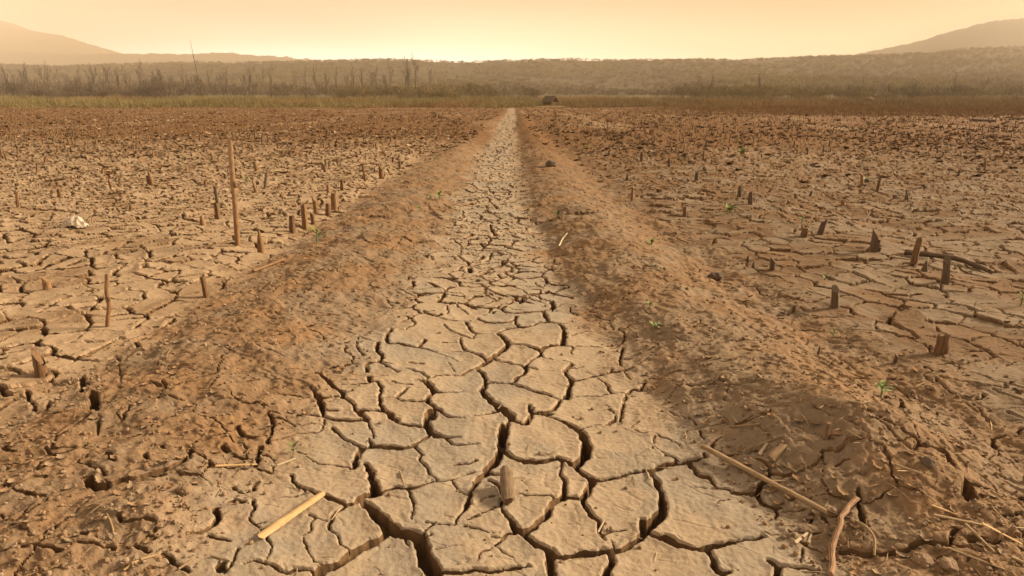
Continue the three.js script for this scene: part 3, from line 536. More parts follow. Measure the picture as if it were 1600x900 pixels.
// ------------------------------------------------------------------ lying sticks, canes and straw
function lying(name, list, wpx, mat, label, category, { flat = 1, lift = 0, taper = 0.8, sides = 9, rough = 0.08, seed = 1, cut = 0.4, group, bow = 0, kink = 0, nodes = 0 } = {}) {
  const raw = list.map(([px, py]) => { const [x, d] = at(px, py); return V(x, 0, -d); }), k = pxPerM(list[0][0], list[0][1]), r0 = wpx / k / 2 * (wpx < 9 ? 0.78 : 1);
  const q = raw.length > 2 ? new THREE.CatmullRomCurve3(raw).getPoints(14) : Array.from({ length: 37 }, (_, i) => raw[0].clone().lerp(raw[1], i / 36));
  const ys = q.map((p) => Math.max(gy(p.x, -p.z), gy(p.x + r0, -p.z), gy(p.x, -p.z + r0)));
  const n = q.length, dir = q[n - 1].clone().sub(q[0]).normalize();
  let a = -1e9, best = null;                           // a stiff stick rests on the highest ground below it
  if (list.length === 2) { for (let s = -40; s <= 40; s++) { const sl = s * 0.012 * q[0].distanceTo(q[n - 1]); let h = -1e9; ys.forEach((y, i) => { h = Math.max(h, y - sl * (i / (n - 1) - 0.5)); }); if (best === null || h < best[0] - 1e-6) best = [h, sl]; } }
  q.forEach((p, i) => { const u = i / (n - 1); p.y = (best ? best[0] + best[1] * (u - 0.5) : (ys[Math.max(0, i - 1)] + ys[i] + ys[Math.min(n - 1, i + 1)]) / 3 + bow * Math.sin(u * Math.PI)) + r0 * flat * 0.8 + lift * u; p.x += kink * r0 * noise(u * 5, seed); p.z += kink * r0 * noise(u * 5, seed + 9); });
  const o = q[0].clone(); o.y -= r0 * flat; q.forEach((p) => p.sub(o));
  const rad = q.map((_, i) => { const u = i / (n - 1); return r0 * (1 + (taper - 1) * u) * (1 + nodes * (Math.exp(-Math.pow((u - 0.28) / 0.03, 2)) + Math.exp(-Math.pow((u - 0.83) / 0.03, 2))) + 0.05 * noise(u * 7, seed)); });
  const m = part(name, rod(q, rad, sides, rough, seed, flat, cut), mat); m.position.copy(o);
  return tag(m, label, category, group);
}
lying('split_cane', [[410, 842], [502, 778]], 15, M_CANE, 'pale yellow split cane lying on the plates at lower left of the furrow', 'cane', { flat: 0.5, taper: 0.8, rough: 0.07, sides: 12, seed: 5, cut: 1.1, nodes: 0.16 });
lying('long_stalk', [[1101, 711], [1288, 809]], 10, M_STICK, 'long straight brown stalk lying across the foot of the right bank', 'stalk', { taper: 0.75, rough: 0.07, seed: 6, flat: 0.8, cut: 1.2, nodes: 0.18 });
lying('bent_root', [[1297, 905], [1300, 868], [1308, 838], [1318, 812], [1339, 783]], 11, M_BARK, 'bent reddish bark covered root at lower right', 'root', { taper: 0.9, rough: 0.13, seed: 7, cut: 0.5, bow: 0.004, kink: 0.9 });
lying('curved_twig', [[1335, 822], [1352, 836], [1364, 848], [1366, 866]], 6, M_STRAW, 'thin curved pale twig right of the bent root', 'twig', { taper: 0.8, seed: 8, bow: 0.008 });
lying('fallen_branch', [[1414, 397], [1445, 404], [1480, 410], [1512, 416], [1545, 428]], 9, M_STUB[2], 'dark fallen branch lying behind the two dark stumps on the right', 'branch', { taper: 0.7, seed: 9, rough: 0.15, bow: 0.01, kink: 0.6 });
lying('fallen_stalk', [[396, 427], [445, 408]], 7, M_STUB[0], 'orange brown stalk piece lying below the pointed stump on the left', 'stalk', { seed: 10, flat: 0.6 });
lying('bank_twig', [[873, 387], [880, 373], [886, 366]], 3.5, M_PALE, 'pale twig lying on the shaded side of the right bank', 'twig', { seed: 11 });
lying('husk_strip', [[1186, 715], [1198, 697]], 7, M_PALE, 'bright pale husk strip by the upper end of the long stalk', 'husk', { flat: 0.3, seed: 12 });
lying('leaf_strip', [[1204, 727], [1224, 703]], 14, M_STICK, 'broad dull leaf strip right of the bright husk strip', 'husk', { flat: 0.16, seed: 13, taper: 0.7 });
lying('dry_twig', [[1221, 730], [1243, 742]], 5, M_STRAW, 'short dry twig below the broad leaf strip', 'twig', { seed: 14 });
lying('dry_twig', [[1165, 708], [1226, 684]], 4, M_STICK, 'thin dark twig slanting up to the right mound', 'twig', { seed: 15 });
lying('dry_twig', [[1180, 583], [1190, 600]], 6, M_STRAW, 'short pale twig on top of the right bank', 'twig', { seed: 16, flat: 0.5 });
lying('dry_twig', [[1144, 668], [1186, 669]], 4, M_STRAW, 'thin level twig above the upper end of the long stalk', 'twig', { seed: 17 });
lying('husk_strip', [[1242, 853], [1261, 838]], 7, M_PALE, 'small pale husk strip left of the bent root', 'husk', { flat: 0.3, seed: 18 });
lying('husk_strip', [[1263, 852], [1267, 838]], 5, M_PALE, 'narrow husk strip right beside the small pale one', 'husk', { flat: 0.3, seed: 19 });
lying('straw', [[1456, 813], [1536, 826]], 8, M_STRAW, 'thick straw piece lying level at lower right', 'straw', { seed: 20, flat: 0.6 });
lying('straw', [[1505, 829], [1554, 866]], 7, M_STRAW, 'straw running down right from the thick straw piece', 'straw', { seed: 21, flat: 0.6 });
lying('straw', [[1530, 838], [1598, 848]], 7, M_CANE, 'pale straw at the lower right edge', 'straw', { seed: 22, flat: 0.5 });
lying('straw', [[1480, 866], [1570, 899]], 6, M_STRAW, 'long straw in the lower right corner', 'straw', { seed: 23, flat: 0.6 });
lying('straw', [[1582, 878], [1600, 890]], 9, M_STRAW, 'stub of straw at the very corner on the right', 'straw', { seed: 24, flat: 0.6 });
lying('straw', [[1455, 795], [1494, 808]], 6, M_CANE, 'short orange straw above the thick straw piece', 'straw', { seed: 25, flat: 0.6 });
lying('straw', [[1546, 803], [1562, 818]], 5, M_STRAW, 'tiny straw right of the short orange straw', 'straw', { seed: 26 });
lying('straw', [[1396, 735], [1436, 752]], 5, M_STRAW, 'thin straw on the right flank of the mound', 'straw', { seed: 27 });
lying('straw', [[1430, 770], [1460, 792]], 4, M_STRAW, 'thin straw on the slope below the mound', 'straw', { seed: 28 });
lying('straw', [[1325, 632], [1348, 633], [1360, 628]], 4, M_STRAW, 'curved straw near the seedling on the right', 'straw', { seed: 29 });
lying('straw', [[195, 892], [222, 880], [247, 872]], 5, M_CANE, 'curved pale straw at the lower left edge', 'straw', { seed: 30 });
lying('straw', [[280, 893], [300, 880]], 5, M_STRAW, 'short straw right of the curved pale one at lower left', 'straw', { seed: 31 });
lying('straw', [[330, 872], [360, 880]], 4, M_STRAW, 'thin straw left of the split cane', 'straw', { seed: 32 });
lying('straw', [[337, 735], [402, 728]], 5, M_CANE, 'orange straw running toward the grass tuft at lower left', 'straw', { seed: 33 });
lying('straw', [[167, 805], [175, 822], [177, 831]], 4, M_STRAW, 'small bent straw on the lower left bank', 'straw', { seed: 34 });
lying('straw', [[140, 802], [172, 788]], 3.5, M_STRAW, 'thin straw below the long ledge crack at lower left', 'straw', { seed: 35 });
lying('straw', [[434, 728], [462, 718]], 5, M_PALE, 'frayed pale straw below the grass tuft', 'straw', { seed: 36, flat: 0.5 });
lying('straw', [[625, 738], [632, 762]], 3.5, M_STRAW, 'fine twig standing on a plate in the left part of the furrow', 'straw', { seed: 37, lift: -0.004 });
lying('straw', [[1008, 734], [1014, 752]], 3, M_STRAW, 'fine pale straw over the crack right of the furrow middle', 'straw', { seed: 38 });
lying('straw', [[934, 830], [943, 818]], 4, M_PALE, 'fine pale straw on the plate edge at bottom centre', 'straw', { seed: 39 });
lying('fallen_log', [[1519, 190], [1554, 190]], 6, M_STUB[2], 'short grey log lying far off on the right field', 'log', { seed: 40, rough: 0.1 });

const M_LODGED = stem(37, [0.07, 0.045, 0.025], [0.27, 0.175, 0.095], 22, 9, 0.004);
// cut stalk lodged upright in the crack
{
  const [x, d] = at(794, 791), k = pxPerM(794, 791), y = gy(x, d), g = thing('lodged_stalk', x, d, y), L = 70 / k, tilt = V(-0.05, 0.55, -0.85).normalize(), r = 11 / k;
  const pts = [], rad = []; for (let i = 0; i < 9; i++) { const u = i / 8; pts.push(V(tilt.x * L * u, r * 0.7 + tilt.y * L * u * 0.5, tilt.z * L * u)); rad.push(r * (0.98 - 0.14 * Math.pow(2 * u - 1, 6)) * (i === 0 ? 0.86 : 1)); }
  part('stalk', rod(pts, rad, 14, 0.16, 41, 1, 0.35), M_LODGED, g);
  const core = new THREE.CircleGeometry(r * 0.62, 14); core.lookAt(tilt.clone().negate()); core.translate(pts[0].x, pts[0].y, pts[0].z + 0.0015); part('pith', core, M_STUB[1], g);
  tag(g, 'short ribbed brown stalk end lodged in the middle crack of the furrow', 'stalk');
}
// crumpled pale scrap
{
  const [x, d] = at(118, 355), k = pxPerM(118, 355), g = thing('plastic_scrap', x, d), W = 40 / k, H = 15 / k, n = 22, pos = [], idx = [];
  for (let j = 0; j <= n; j++) for (let i = 0; i <= n; i++) { const u = i / n * 2 - 1, v = j / n * 2 - 1, e = 1 - 0.25 * Math.abs(noise(u * 2.1 + v, 3)), rr = Math.max(0, 1 - u * u * 0.9 - v * v * 0.8); pos.push(u * W * 0.5 * e + 0.006 * noise(v * 5, 8), 0.002 + H * (rr * 0.85 + 0.28 * ridged(u * 2.2 + 4, v * 2.2) * Math.min(1, rr * 2) + 0.1 * noise(u * 7, v * 7)), v * W * 0.3 * e); }
  for (let j = 0; j < n; j++) for (let i = 0; i < n; i++) { const a = j * (n + 1) + i; idx.push(a, a + n + 1, a + 1, a + 1, a + n + 1, a + n + 2); }
  const geo = new THREE.BufferGeometry(); geo.setAttribute('position', new THREE.Float32BufferAttribute(pos, 3)); geo.setIndex(idx); geo.computeVertexNormals();
  part('sheet', geo, new THREE.MeshPhysicalMaterial({ color: new THREE.Color(0.46, 0.38, 0.29), roughness: 0.6, side: THREE.DoubleSide }), g);
  const ring = []; for (let i = 0; i < 11; i++) { const a = -0.4 + i * 0.34; ring.push(V(W * 0.62 + 0.018 * Math.cos(a), 0.03 + 0.03 * Math.sin(a), 0.012 * Math.cos(a * 2))); }
  part('loop', rod(ring, ring.map(() => 0.004), 6, 0.1, 44, 0.5), M_STUB[0], g);
  tag(g, 'crumpled pale plastic scrap lying on the left field', 'scrap');
}
// clods
function clodGeo(seed, r) { const g = new THREE.IcosahedronGeometry(1, 3), p = g.attributes.position, uv = g.attributes.uv; for (let i = 0; i < p.count; i++) { const x = p.getX(i), y = p.getY(i), z = p.getZ(i), f = 1 + 0.28 * noise(x * 1.3 + seed * 3.1, y * 1.3 + z) + 0.16 * noise(x * 3 + z * 2, y * 3 + seed) + 0.07 * noise(x * 8 + y * 3, z * 8 + seed); p.setXYZ(i, x * f * r, y * f * r * 0.72, z * f * r); uv.setXY(i, x * r, y * r + z * r); } g.computeVertexNormals(); return g; }
function clod(px, py, wpx, label, seed, mat = M_CLOD) { const [x, d] = at(px, py), k = pxPerM(px, py), r = wpx / k / 2, m = part('soil_clod', clodGeo(seed, r), mat); m.position.set(x, gy(x, d) + r * 0.35, -d); tag(m, label, 'clod', 'loose clods of dry earth'); }
const M_CLOD_DARK = new THREE.MeshStandardMaterial({ color: new THREE.Color(0.10, 0.068, 0.045), roughness: 0.97, bumpMap: bumpTex, bumpScale: 0.003 });
clod(424, 537, 17, 'round brown clod on top of the left bank', 1);
clod(410, 552, 9, 'small clod in front of the round clod on the left bank', 2);
clod(1119, 436, 24, 'dark lump of earth on the right shoulder of the right bank', 3, M_CLOD_DARK);
clod(861, 260, 16, 'flat dark clod lying far along the right bank', 4, M_CLOD_DARK);
clod(748, 440, 8, 'small dark clod lying on a plate in the furrow', 5, M_CLOD_DARK);
clod(594, 663, 7, 'tiny crumb clod on a plate left of the furrow middle', 6);
clod(1448, 735, 20, 'dark clod in the hole right of the mound', 7, M_CLOD_DARK);
clod(1500, 700, 12, 'small clod by the cracks at right', 8);
clod(290, 770, 22, 'lumpy clod below the long ledge crack at lower left', 9);
clod(250, 790, 15, 'small clod left of the lumpy one at lower left', 10);
clod(270, 596, 9, 'small clod on the left bank above the ledge crack', 11);
clod(1440, 880, 28, 'rounded clod at the bottom edge right of the bent root', 12);
clod(1480, 885, 26, 'rounded clod next to the first one at the bottom edge', 13);
// dead root crown on the mound
{
  const [x, d] = at(1298, 684), g = thing('root_crown', x, d, gy(x, d) - 0.016), r = rng(61);
  const crown = part('crown', clodGeo(31, 0.024), M_CLOD_DARK, g);
  const st = rod([V(-0.008, 0, 0), V(-0.01, 0.03, 0), V(-0.009, 0.052, 0.002)], [0.008, 0.006, 0.005], 7, 0.15, 62); part('stem', st, M_STUB[1], g);
  for (let i = 0; i < 11; i++) { const a = -0.6 + r() * 1.7, l = 0.04 + 0.06 * r(), y = 0.012 + 0.012 * r(), p = []; for (let q = 0; q < 6; q++) { const u = q / 5; p.push(V(Math.cos(a) * l * u + 0.01 * noise(u * 3, i), y + 0.014 * Math.sin(u * 3) - 0.03 * u * u, Math.sin(a) * l * u * 0.8)); } part('rootlet', rod(p, p.map((_, q) => 0.0026 - 0.0003 * q), 5, 0.15, 63 + i), i % 2 ? M_STRAW : M_STUB[0], crown); }
  tag(g, 'dark dead root crown with straw rootlets on top of the right mound', 'root');
}

// ------------------------------------------------------------------ seedlings
function leafGeo(len, wid, droop, seed) {
  const n = 6, pos = [], idx = []; for (let i = 0; i <= n; i++) { const u = i / n, w = wid * Math.sin(Math.PI * Math.pow(u, 0.75)) * 0.5 + 0.0003, y = len * (0.55 * u - droop * u * u), z = len * u * 0.85; pos.push(-w, y + w * 0.35, z, 0, y, z, w, y + w * 0.35, z); }
  for (let i = 0; i < n; i++) for (const o of [0, 1]) { const a = i * 3 + o; idx.push(a, a + 1, a + 3, a + 1, a + 4, a + 3); }
  const g = new THREE.BufferGeometry(); g.setAttribute('position', new THREE.Float32BufferAttribute(pos, 3)); g.setIndex(idx); g.computeVertexNormals(); return g;
}
let plantNo = 0;
function seedling(px, py, wpx, hpx, kind, leaves, label) {
  const [x, d] = at(px, py), k = pxPerM(px, py), W = wpx / k * 1.5, H = hpx / k * 1.5, g = thing('seedling', x, d), r = rng(500 + plantNo++), broad = kind === 'broad';
  part('stalk', rod([V(0, -0.004, 0), V(0.002, H * 0.3, 0), V(0, H * 0.55, 0.002)], [W * 0.035, W * 0.03, W * 0.02], 6, 0.1, plantNo), M_LEAF2, g);
  for (let i = 0; i < leaves; i++) {
    const l = leafGeo((0.38 + 0.25 * r()) * Math.max(W, H), (broad ? 0.20 : 0.10) * Math.max(W, H), 0.1 + 0.5 * r(), i), m = part('leaf', l, i % 3 ? M_LEAF : M_LEAF2, g);
    m.position.y = H * (0.1 + 0.45 * r()); m.rotation.set(-0.5 + 0.7 * r(), i * 2.4 + r(), 0, 'YXZ');
  }
  tag(g, label, 'seedling', 'green seedlings scattered over the dry earth');
}
seedling(496, 380, 26, 26, 'grass', 11, 'bright green tuft at the foot of the left bank near the small row of stumps');
seedling(1376, 620, 26, 22, 'broad', 7, 'blue green broad leaved seedling on the right above the mound');
seedling(655, 328, 11, 9, 'broad', 6, 'small green seedling on the left bank, nearer one of three');
seedling(686, 312, 16, 10, 'broad', 7, 'pale green seedling spread low near the furrow on the left bank');
seedling(672, 316, 10, 8, 'broad', 5, 'small green seedling just left of the low spread one');
seedling(1015, 482, 16, 10, 'broad', 6, 'yellow green seedling on the furrow side of the right bank, upper one');
seedling(1022, 514, 20, 10, 'broad', 6, 'yellow green seedling on the furrow side of the right bank, lower one');
seedling(871, 343, 14, 10, 'broad', 6, 'small yellow green seedling on the shaded slope of the right bank');
seedling(1140, 334, 26, 8, 'broad', 8, 'wide low green seedling on the right field');
seedling(1018, 381, 16, 8, 'broad', 6, 'green seedling on the outer slope of the right bank');
seedling(1158, 307, 14, 11, 'grass', 7, 'green tuft beside the dark upright stump on the right field');
seedling(1158, 244, 18, 7, 'broad', 6, 'yellow green patch far out on the right field');
seedling(918, 233, 10, 7, 'broad', 5, 'small green seedling far along beside the right bank');
seedling(1352, 288, 14, 7, 'broad', 5, 'green seedling far right among grey plates');
seedling(1252, 352, 16, 12, 'grass', 7, 'pale grass tuft above the low wide stub on the right');
seedling(1594, 480, 20, 20, 'grass', 9, 'green grass tuft at the right edge');
seedling(1522, 482, 8, 12, 'grass', 5, 'thin green shoot left of the grass tuft at the right edge');
seedling(1302, 528, 16, 14, 'grass', 6, 'faint green shoot on the right field below the lone slant cut stump');
seedling(1288, 440, 12, 9, 'broad', 5, 'tiny seedling left of the fallen branch');
seedling(458, 706, 18, 14, 'grass', 9, 'dark green grass tuft on a clod left of the furrow plates');
seedling(775, 722, 22, 16, 'grass', 5, 'green shoot growing out of the middle crack behind the lodged stalk');
seedling(508, 261, 12, 10, 'grass', 6, 'green tuft on the left field behind the small row');
seedling(678, 250, 8, 5, 'broad', 5, 'tiny green seedling far along the left bank');
seedling(385, 286, 10, 8, 'broad', 5, 'small green tuft right of the tall stake');

// ------------------------------------------------------------------ stubble rows running to the far edge of the field
{
  const r = rng(900), geos = [stumpGeo(0.13, 0.013, 0, 901), stumpGeo(0.12, 0.014, 1, 902), stumpGeo(0.16, 0.013, 2, 903), stumpGeo(0.10, 0.015, 3, 904)], spots = [];
  for (let row = -90; row <= 90; row++) {
    const xr = row * 0.72 + (row > 0 ? 0.35 : -0.75); if (Math.abs(row) < 1) continue;
    for (let d = 5; d < 66; d += 0.18 + 0.16 * r()) {
      const x = xr + 0.1 * (r() - 0.5) + 0.25 * noise(d * 0.15, row), keep = r(), hs = 0.35 + 0.65 * Math.pow(r(), 1.4), w = noise(x * 0.35, d * 0.22);
      if (Math.abs(x) > 0.84 * d + 0.3) continue;
      const dens = (0.22 + 0.33 * ss(7, 16, d)) * (0.55 + 1.3 * clamp(w + 0.35));
      if (keep > dens || blockers.some(([bx, bd]) => Math.hypot(bx - x, bd - d) < 0.25)) continue;
      spots.push([x, d, hs, r(), r()]);
    }
  }
  spots.sort((a, b) => a[1] - b[1]);
  const own = spots.slice(0, 255), rest = spots.slice(255);
  own.forEach(([x, d, hs, a, b], i) => {
    const m = part('stubble_stalk', geos[i % 4], M_STUB[i % 3]); m.position.set(x, gy(x, d), -d); m.scale.set(1, hs, 1); m.rotation.set((a - 0.5) * 0.5, b * 6.28, (b - 0.5) * 0.5);
    tag(m, x < 0 ? 'small brown cut stalk in the far stubble rows left of the furrow' : 'small dark cut stalk in the far stubble rows right of the furrow', 'stalk stub', x < 0 ? 'stubble stalks left of the furrow' : 'stubble stalks right of the furrow');
  });
  const im = new THREE.InstancedMesh(geos[1], M_STUB[1], rest.length), o = new THREE.Object3D();
  rest.forEach(([x, d, hs, a, b], i) => { o.position.set(x, gy(x, d), -d); o.scale.set(1.1, hs, 1.1); o.rotation.set((a - 0.5) * 0.5, b * 6.28, (b - 0.5) * 0.5); o.updateMatrix(); im.setMatrixAt(i, o.matrix); });
  shadow(im); im.name = 'far_stubble'; tag(im, 'mass of tiny brown stubble toward the far edge of the field', 'stubble', null, 'stuff'); scene.add(im);
  console.log('stubble', spots.length);
}
// curled flakes of mud and trash that roughen the farther field
{
  const r = rng(950), n = 6, pos = [], idx = [];
  for (let i = 0; i <= n; i++) for (let j = 0; j <= 4; j++) { const u = i / n * 2 - 1, v = j / 4 * 2 - 1, e = 1 - 0.2 * Math.abs(u * v) + 0.12 * Math.sin(i * 2.3 + j * 1.7); pos.push(u * 0.06 * e, 0.022 * (u * u + v * v * 0.6), v * 0.05 * e); }
  for (let i = 0; i < n; i++) for (let j = 0; j < 4; j++) { const a = i * 5 + j; idx.push(a, a + 1, a + 5, a + 1, a + 6, a + 5); }
  const top = new THREE.BufferGeometry(); top.setAttribute('position', new THREE.Float32BufferAttribute(pos, 3)); top.setIndex(idx); const bot = top.clone(); bot.translate(0, -0.008, 0); bot.setIndex(idx.slice().reverse());
  const rim = []; for (let i = 0; i < n; i++) rim.push([i * 5, i * 5 + 5], [i * 5 + 9, i * 5 + 4]); for (let j = 0; j < 4; j++) rim.push([j + 1, j], [n * 5 + j, n * 5 + j + 1]);
  const off = (n + 1) * 5, all = [...pos, ...pos.map((v, q) => (q % 3 === 1 ? v - 0.008 : v))], ai = [...idx, ...idx.map((_, q) => idx[q - (q % 3) + (2 - (q % 3))] + off)]; for (const [a, b] of rim) ai.push(a, a + off, b, b, a + off, b + off);
  const g = new THREE.BufferGeometry(); g.setAttribute('position', new THREE.Float32BufferAttribute(all, 3)); g.setIndex(ai); g.computeVertexNormals();
  const spots = []; while (spots.length < 10000) { const t = r(), d = 1 / (1 / 5.5 + t * (1 / 64 - 1 / 5.5)) * (0.9 + 0.2 * r()), x = (r() * 2 - 1) * (0.84 * d + 0.3); if (x > edgeL(d) - 0.3 - 0.4 * (1 - ss(7, 14, d)) && x < edgeR(d) + 0.35 + 0.4 * (1 - ss(7, 14, d))) continue; if (r() > 0.25 + 0.75 * ss(-0.15, 0.4, noise(x * 0.7, d * 0.35) + 0.5 * noise(x * 0.2, d * 0.1)) || r() > ss(4.5, 17, d)) continue; spots.push([x, d]); }
  const im = new THREE.InstancedMesh(g, new THREE.MeshPhysicalMaterial({ specularIntensity: 0.25, roughness: 0.95 }), spots.length), o = new THREE.Object3D(), c = new THREE.Color();
  spots.forEach(([x, d], i) => { const s = (0.2 + 0.75 * Math.pow(r(), 2)) * (1 + 0.9 * ss(8, 40, d)); o.position.set(x, gy(x, d) + 0.004, -d); o.scale.set(s, s * (0.7 + 0.9 * r()) * (0.45 + 0.55 * ss(8, 16, d)), s); o.rotation.set((r() - 0.5) * 0.5, r() * 6.28, (r() - 0.5) * 0.5); o.updateMatrix(); im.setMatrixAt(i, o.matrix); const q = r(), k = 0.8 + 0.4 * r(), a = x < 0 ? C_LF : C_RF; c.setRGB((C_FAR[0] * q + a[0] * (1 - q)) * k, (C_FAR[1] * q + a[1] * (1 - q)) * k, (C_FAR[2] * q + a[2] * (1 - q)) * k); im.setColorAt(i, c); });
  const chips = new THREE.InstancedMesh(g, new THREE.MeshPhysicalMaterial({ specularIntensity: 0.25, roughness: 0.96 }), 2000);
  for (let i = 0; i < 2000; i++) {
    let x, d; do { d = 0.85 / (1 - r() * 0.88); x = (r() * 2 - 1) * (0.84 * d + 0.2); } while ((x > edgeL(d) - 0.02 && x < edgeR(d) + 0.02) || r() > 0.2 + ss(-0.1, 0.4, noise(x * 3.1, d * 3.1)));
    const s = 0.05 + 0.17 * Math.pow(r(), 2.2); o.position.set(x, gy(x, d) + 0.001, -d); o.scale.set(s, s * 0.8, s * (0.5 + 0.7 * r())); o.rotation.set((r() - 0.5) * 0.6, r() * 6.28, (r() - 0.5) * 0.6); o.updateMatrix(); chips.setMatrixAt(i, o.matrix);
    const q = r(), k = 0.9 + 0.35 * r(), a = q < 0.5 ? C_SOIL_G : C_SOIL; c.setRGB(a[0] * k, a[1] * k, a[2] * k); chips.setColorAt(i, c);
  }
  shadow(chips); chips.name = 'crust_chips'; tag(chips, 'broken chips of dry crust strewn over the banks', 'crust chips', null, 'stuff'); scene.add(chips);
  shadow(im); im.name = 'curled_mud_flakes'; tag(im, 'countless curled flakes of dry mud over the fields', 'mud flakes', null, 'stuff'); scene.add(im);
}
// crumbs, grit and chaff close by
{
  const r = rng(970), o = new THREE.Object3D(), c = new THREE.Color(), g = new THREE.IcosahedronGeometry(1, 1), p = g.attributes.position;
  for (let i = 0; i < p.count; i++) { const f = 0.8 + 0.4 * hash(Math.round(p.getX(i) * 50), Math.round(p.getY(i) * 50), Math.round(p.getZ(i) * 50)); p.setXYZ(i, p.getX(i) * f, p.getY(i) * f * 0.75, p.getZ(i) * f); } g.computeVertexNormals();
  const im = new THREE.InstancedMesh(g, new THREE.MeshStandardMaterial({ roughness: 0.97 }), 16000);
  for (let i = 0; i < 16000; i++) {
    let x, d, z; do { d = 0.85 / (1 - r() * 0.86); x = (r() * 2 - 1) * (0.84 * d + 0.2); z = x > edgeL(d) + 0.05 && x < edgeR(d) - 0.05; } while ((z && r() > 0.06) || ((x < outL(d) || x > outR(d) + 0.1) && r() > 0.22));
    const s = 0.0008 + 0.0034 * Math.pow(r(), 7) * (1 + 0.4 * d); o.position.set(x, gy(x, d) + s * 0.3, -d); o.scale.set(s, s, s); o.rotation.set(r() * 6, r() * 6, r() * 6); o.updateMatrix(); im.setMatrixAt(i, o.matrix);
    const q = r(), k = 0.85 + 0.35 * r(), a = q < 0.3 ? C_SOIL_G : q < 0.85 ? C_SOIL : C_WALL; c.setRGB(a[0] * k, a[1] * k, a[2] * k); im.setColorAt(i, c);
  }
  shadow(im); im.name = 'soil_crumbs'; tag(im, 'loose crumbs and grit of dry soil on the banks', 'crumbs', null, 'stuff'); scene.add(im);
  const sg = rod([V(-0.5, 0, 0), V(-0.15, 0.02, 0.03), V(0.2, 0.015, 0.02), V(0.5, 0, -0.02)], [0.05, 0.06, 0.055, 0.03], 5, 0.1, 3, 0.5), ch = new THREE.InstancedMesh(sg, new THREE.MeshStandardMaterial({ roughness: 0.85 }), 2600);
  for (let i = 0; i < 2600; i++) {
    let x, d, z; do { d = 0.85 / (1 - r() * 0.88); x = (r() * 2 - 1) * (0.84 * d + 0.2); z = x > edgeL(d) + 0.03 && x < edgeR(d) - 0.03; } while ((z && r() > 0.07) || (!z && r() > 0.25 + ss(0, 0.4, noise(x * 2.1, d * 2.1))));
    const l = 0.008 + 0.045 * Math.pow(r(), 2.5), t = 0.012 + 0.014 * r(), w = Math.min(l * 0.5, t); o.position.set(x, gy(x, d) + 0.0018, -d); o.scale.set(l, w, w); o.rotation.set(0, r() * 6.28, (r() - 0.5) * 0.35); o.updateMatrix(); ch.setMatrixAt(i, o.matrix);
    const k = 0.6 + 0.6 * r(), dull = r(); c.setRGB((0.42 - 0.2 * dull) * k, (0.30 - 0.17 * dull) * k, (0.16 - 0.1 * dull) * k); ch.setColorAt(i, c);
  }
  shadow(ch); ch.name = 'straw_chaff'; tag(ch, 'fine scattered straw chaff on the dry banks', 'chaff', null, 'stuff'); scene.add(ch);
}

// ------------------------------------------------------------------ far things
const sideX = (px, d) => { const c = ray(px, 155); return c[0] * d / c[2]; };
{ // hut
  const d = 80, x = sideX(860, d), g = thing('field_hut', x, d, gy(x, d) - 0.02); g.rotation.y = -0.7; g.scale.setScalar(0.92);
  const W = 1.35, D = 1.3, eave = 0.55, peak = 1.14, thatch = new THREE.MeshStandardMaterial({ color: new THREE.Color(0.10, 0.066, 0.042), roughness: 1 });
  const slab = (s) => { const b = new THREE.BoxGeometry(W + 0.3, 0.07, 0.96, 10, 1, 8), p = b.attributes.position; for (let i = 0; i < p.count; i++) p.setY(i, p.getY(i) + 0.02 * noise(p.getX(i) * 5 + s, p.getZ(i) * 5)); b.rotateX(s * 0.70); b.translate(0, (eave + peak) / 2 + 0.0, s * 0.365); b.computeVertexNormals(); return b; };
  const front = part('roof_slope', slab(1), thatch, g); part('roof_slope', slab(-1), thatch, g);
  const ridge = new THREE.CylinderGeometry(0.05, 0.05, W + 0.34, 8); ridge.rotateZ(Math.PI / 2); ridge.translate(0, peak + 0.06, 0); part('ridge_pole', ridge, M_DARKWOOD, front);
  for (const sx of [-1, 1]) for (const sz of [-1, 1]) { const b = new THREE.CylinderGeometry(0.035, 0.045, eave + 0.16, 7); b.translate(sx * W * 0.48, eave / 2 + 0.02, sz * D * 0.45); part('post', b, M_DARKWOOD, g); }
  for (let i = 0; i < 9; i++) { const b = new THREE.BoxGeometry(0.125, eave - 0.1 - 0.04 * hash(i, 3), 0.03); b.translate(-W * 0.46 + 0.135 * i, eave / 2 + 0.1, D * 0.42); part('wall_plank', b, M_DARKWOOD, g); }
  for (let i = 0; i < 8; i++) { const b = new THREE.BoxGeometry(0.03, eave - 0.12, 0.13); b.translate(-W * 0.47, eave / 2 + 0.08, -D * 0.38 + 0.14 * i); part('wall_plank', b, M_DARKWOOD, g); }
  const rail = new THREE.BoxGeometry(W + 0.1, 0.07, 0.06); rail.translate(-0.02, 0.14, D * 0.5); part('floor_beam', rail, M_STICK, g);
  tag(g, 'small dark thatched field hut at the far edge of the field', 'hut');
}
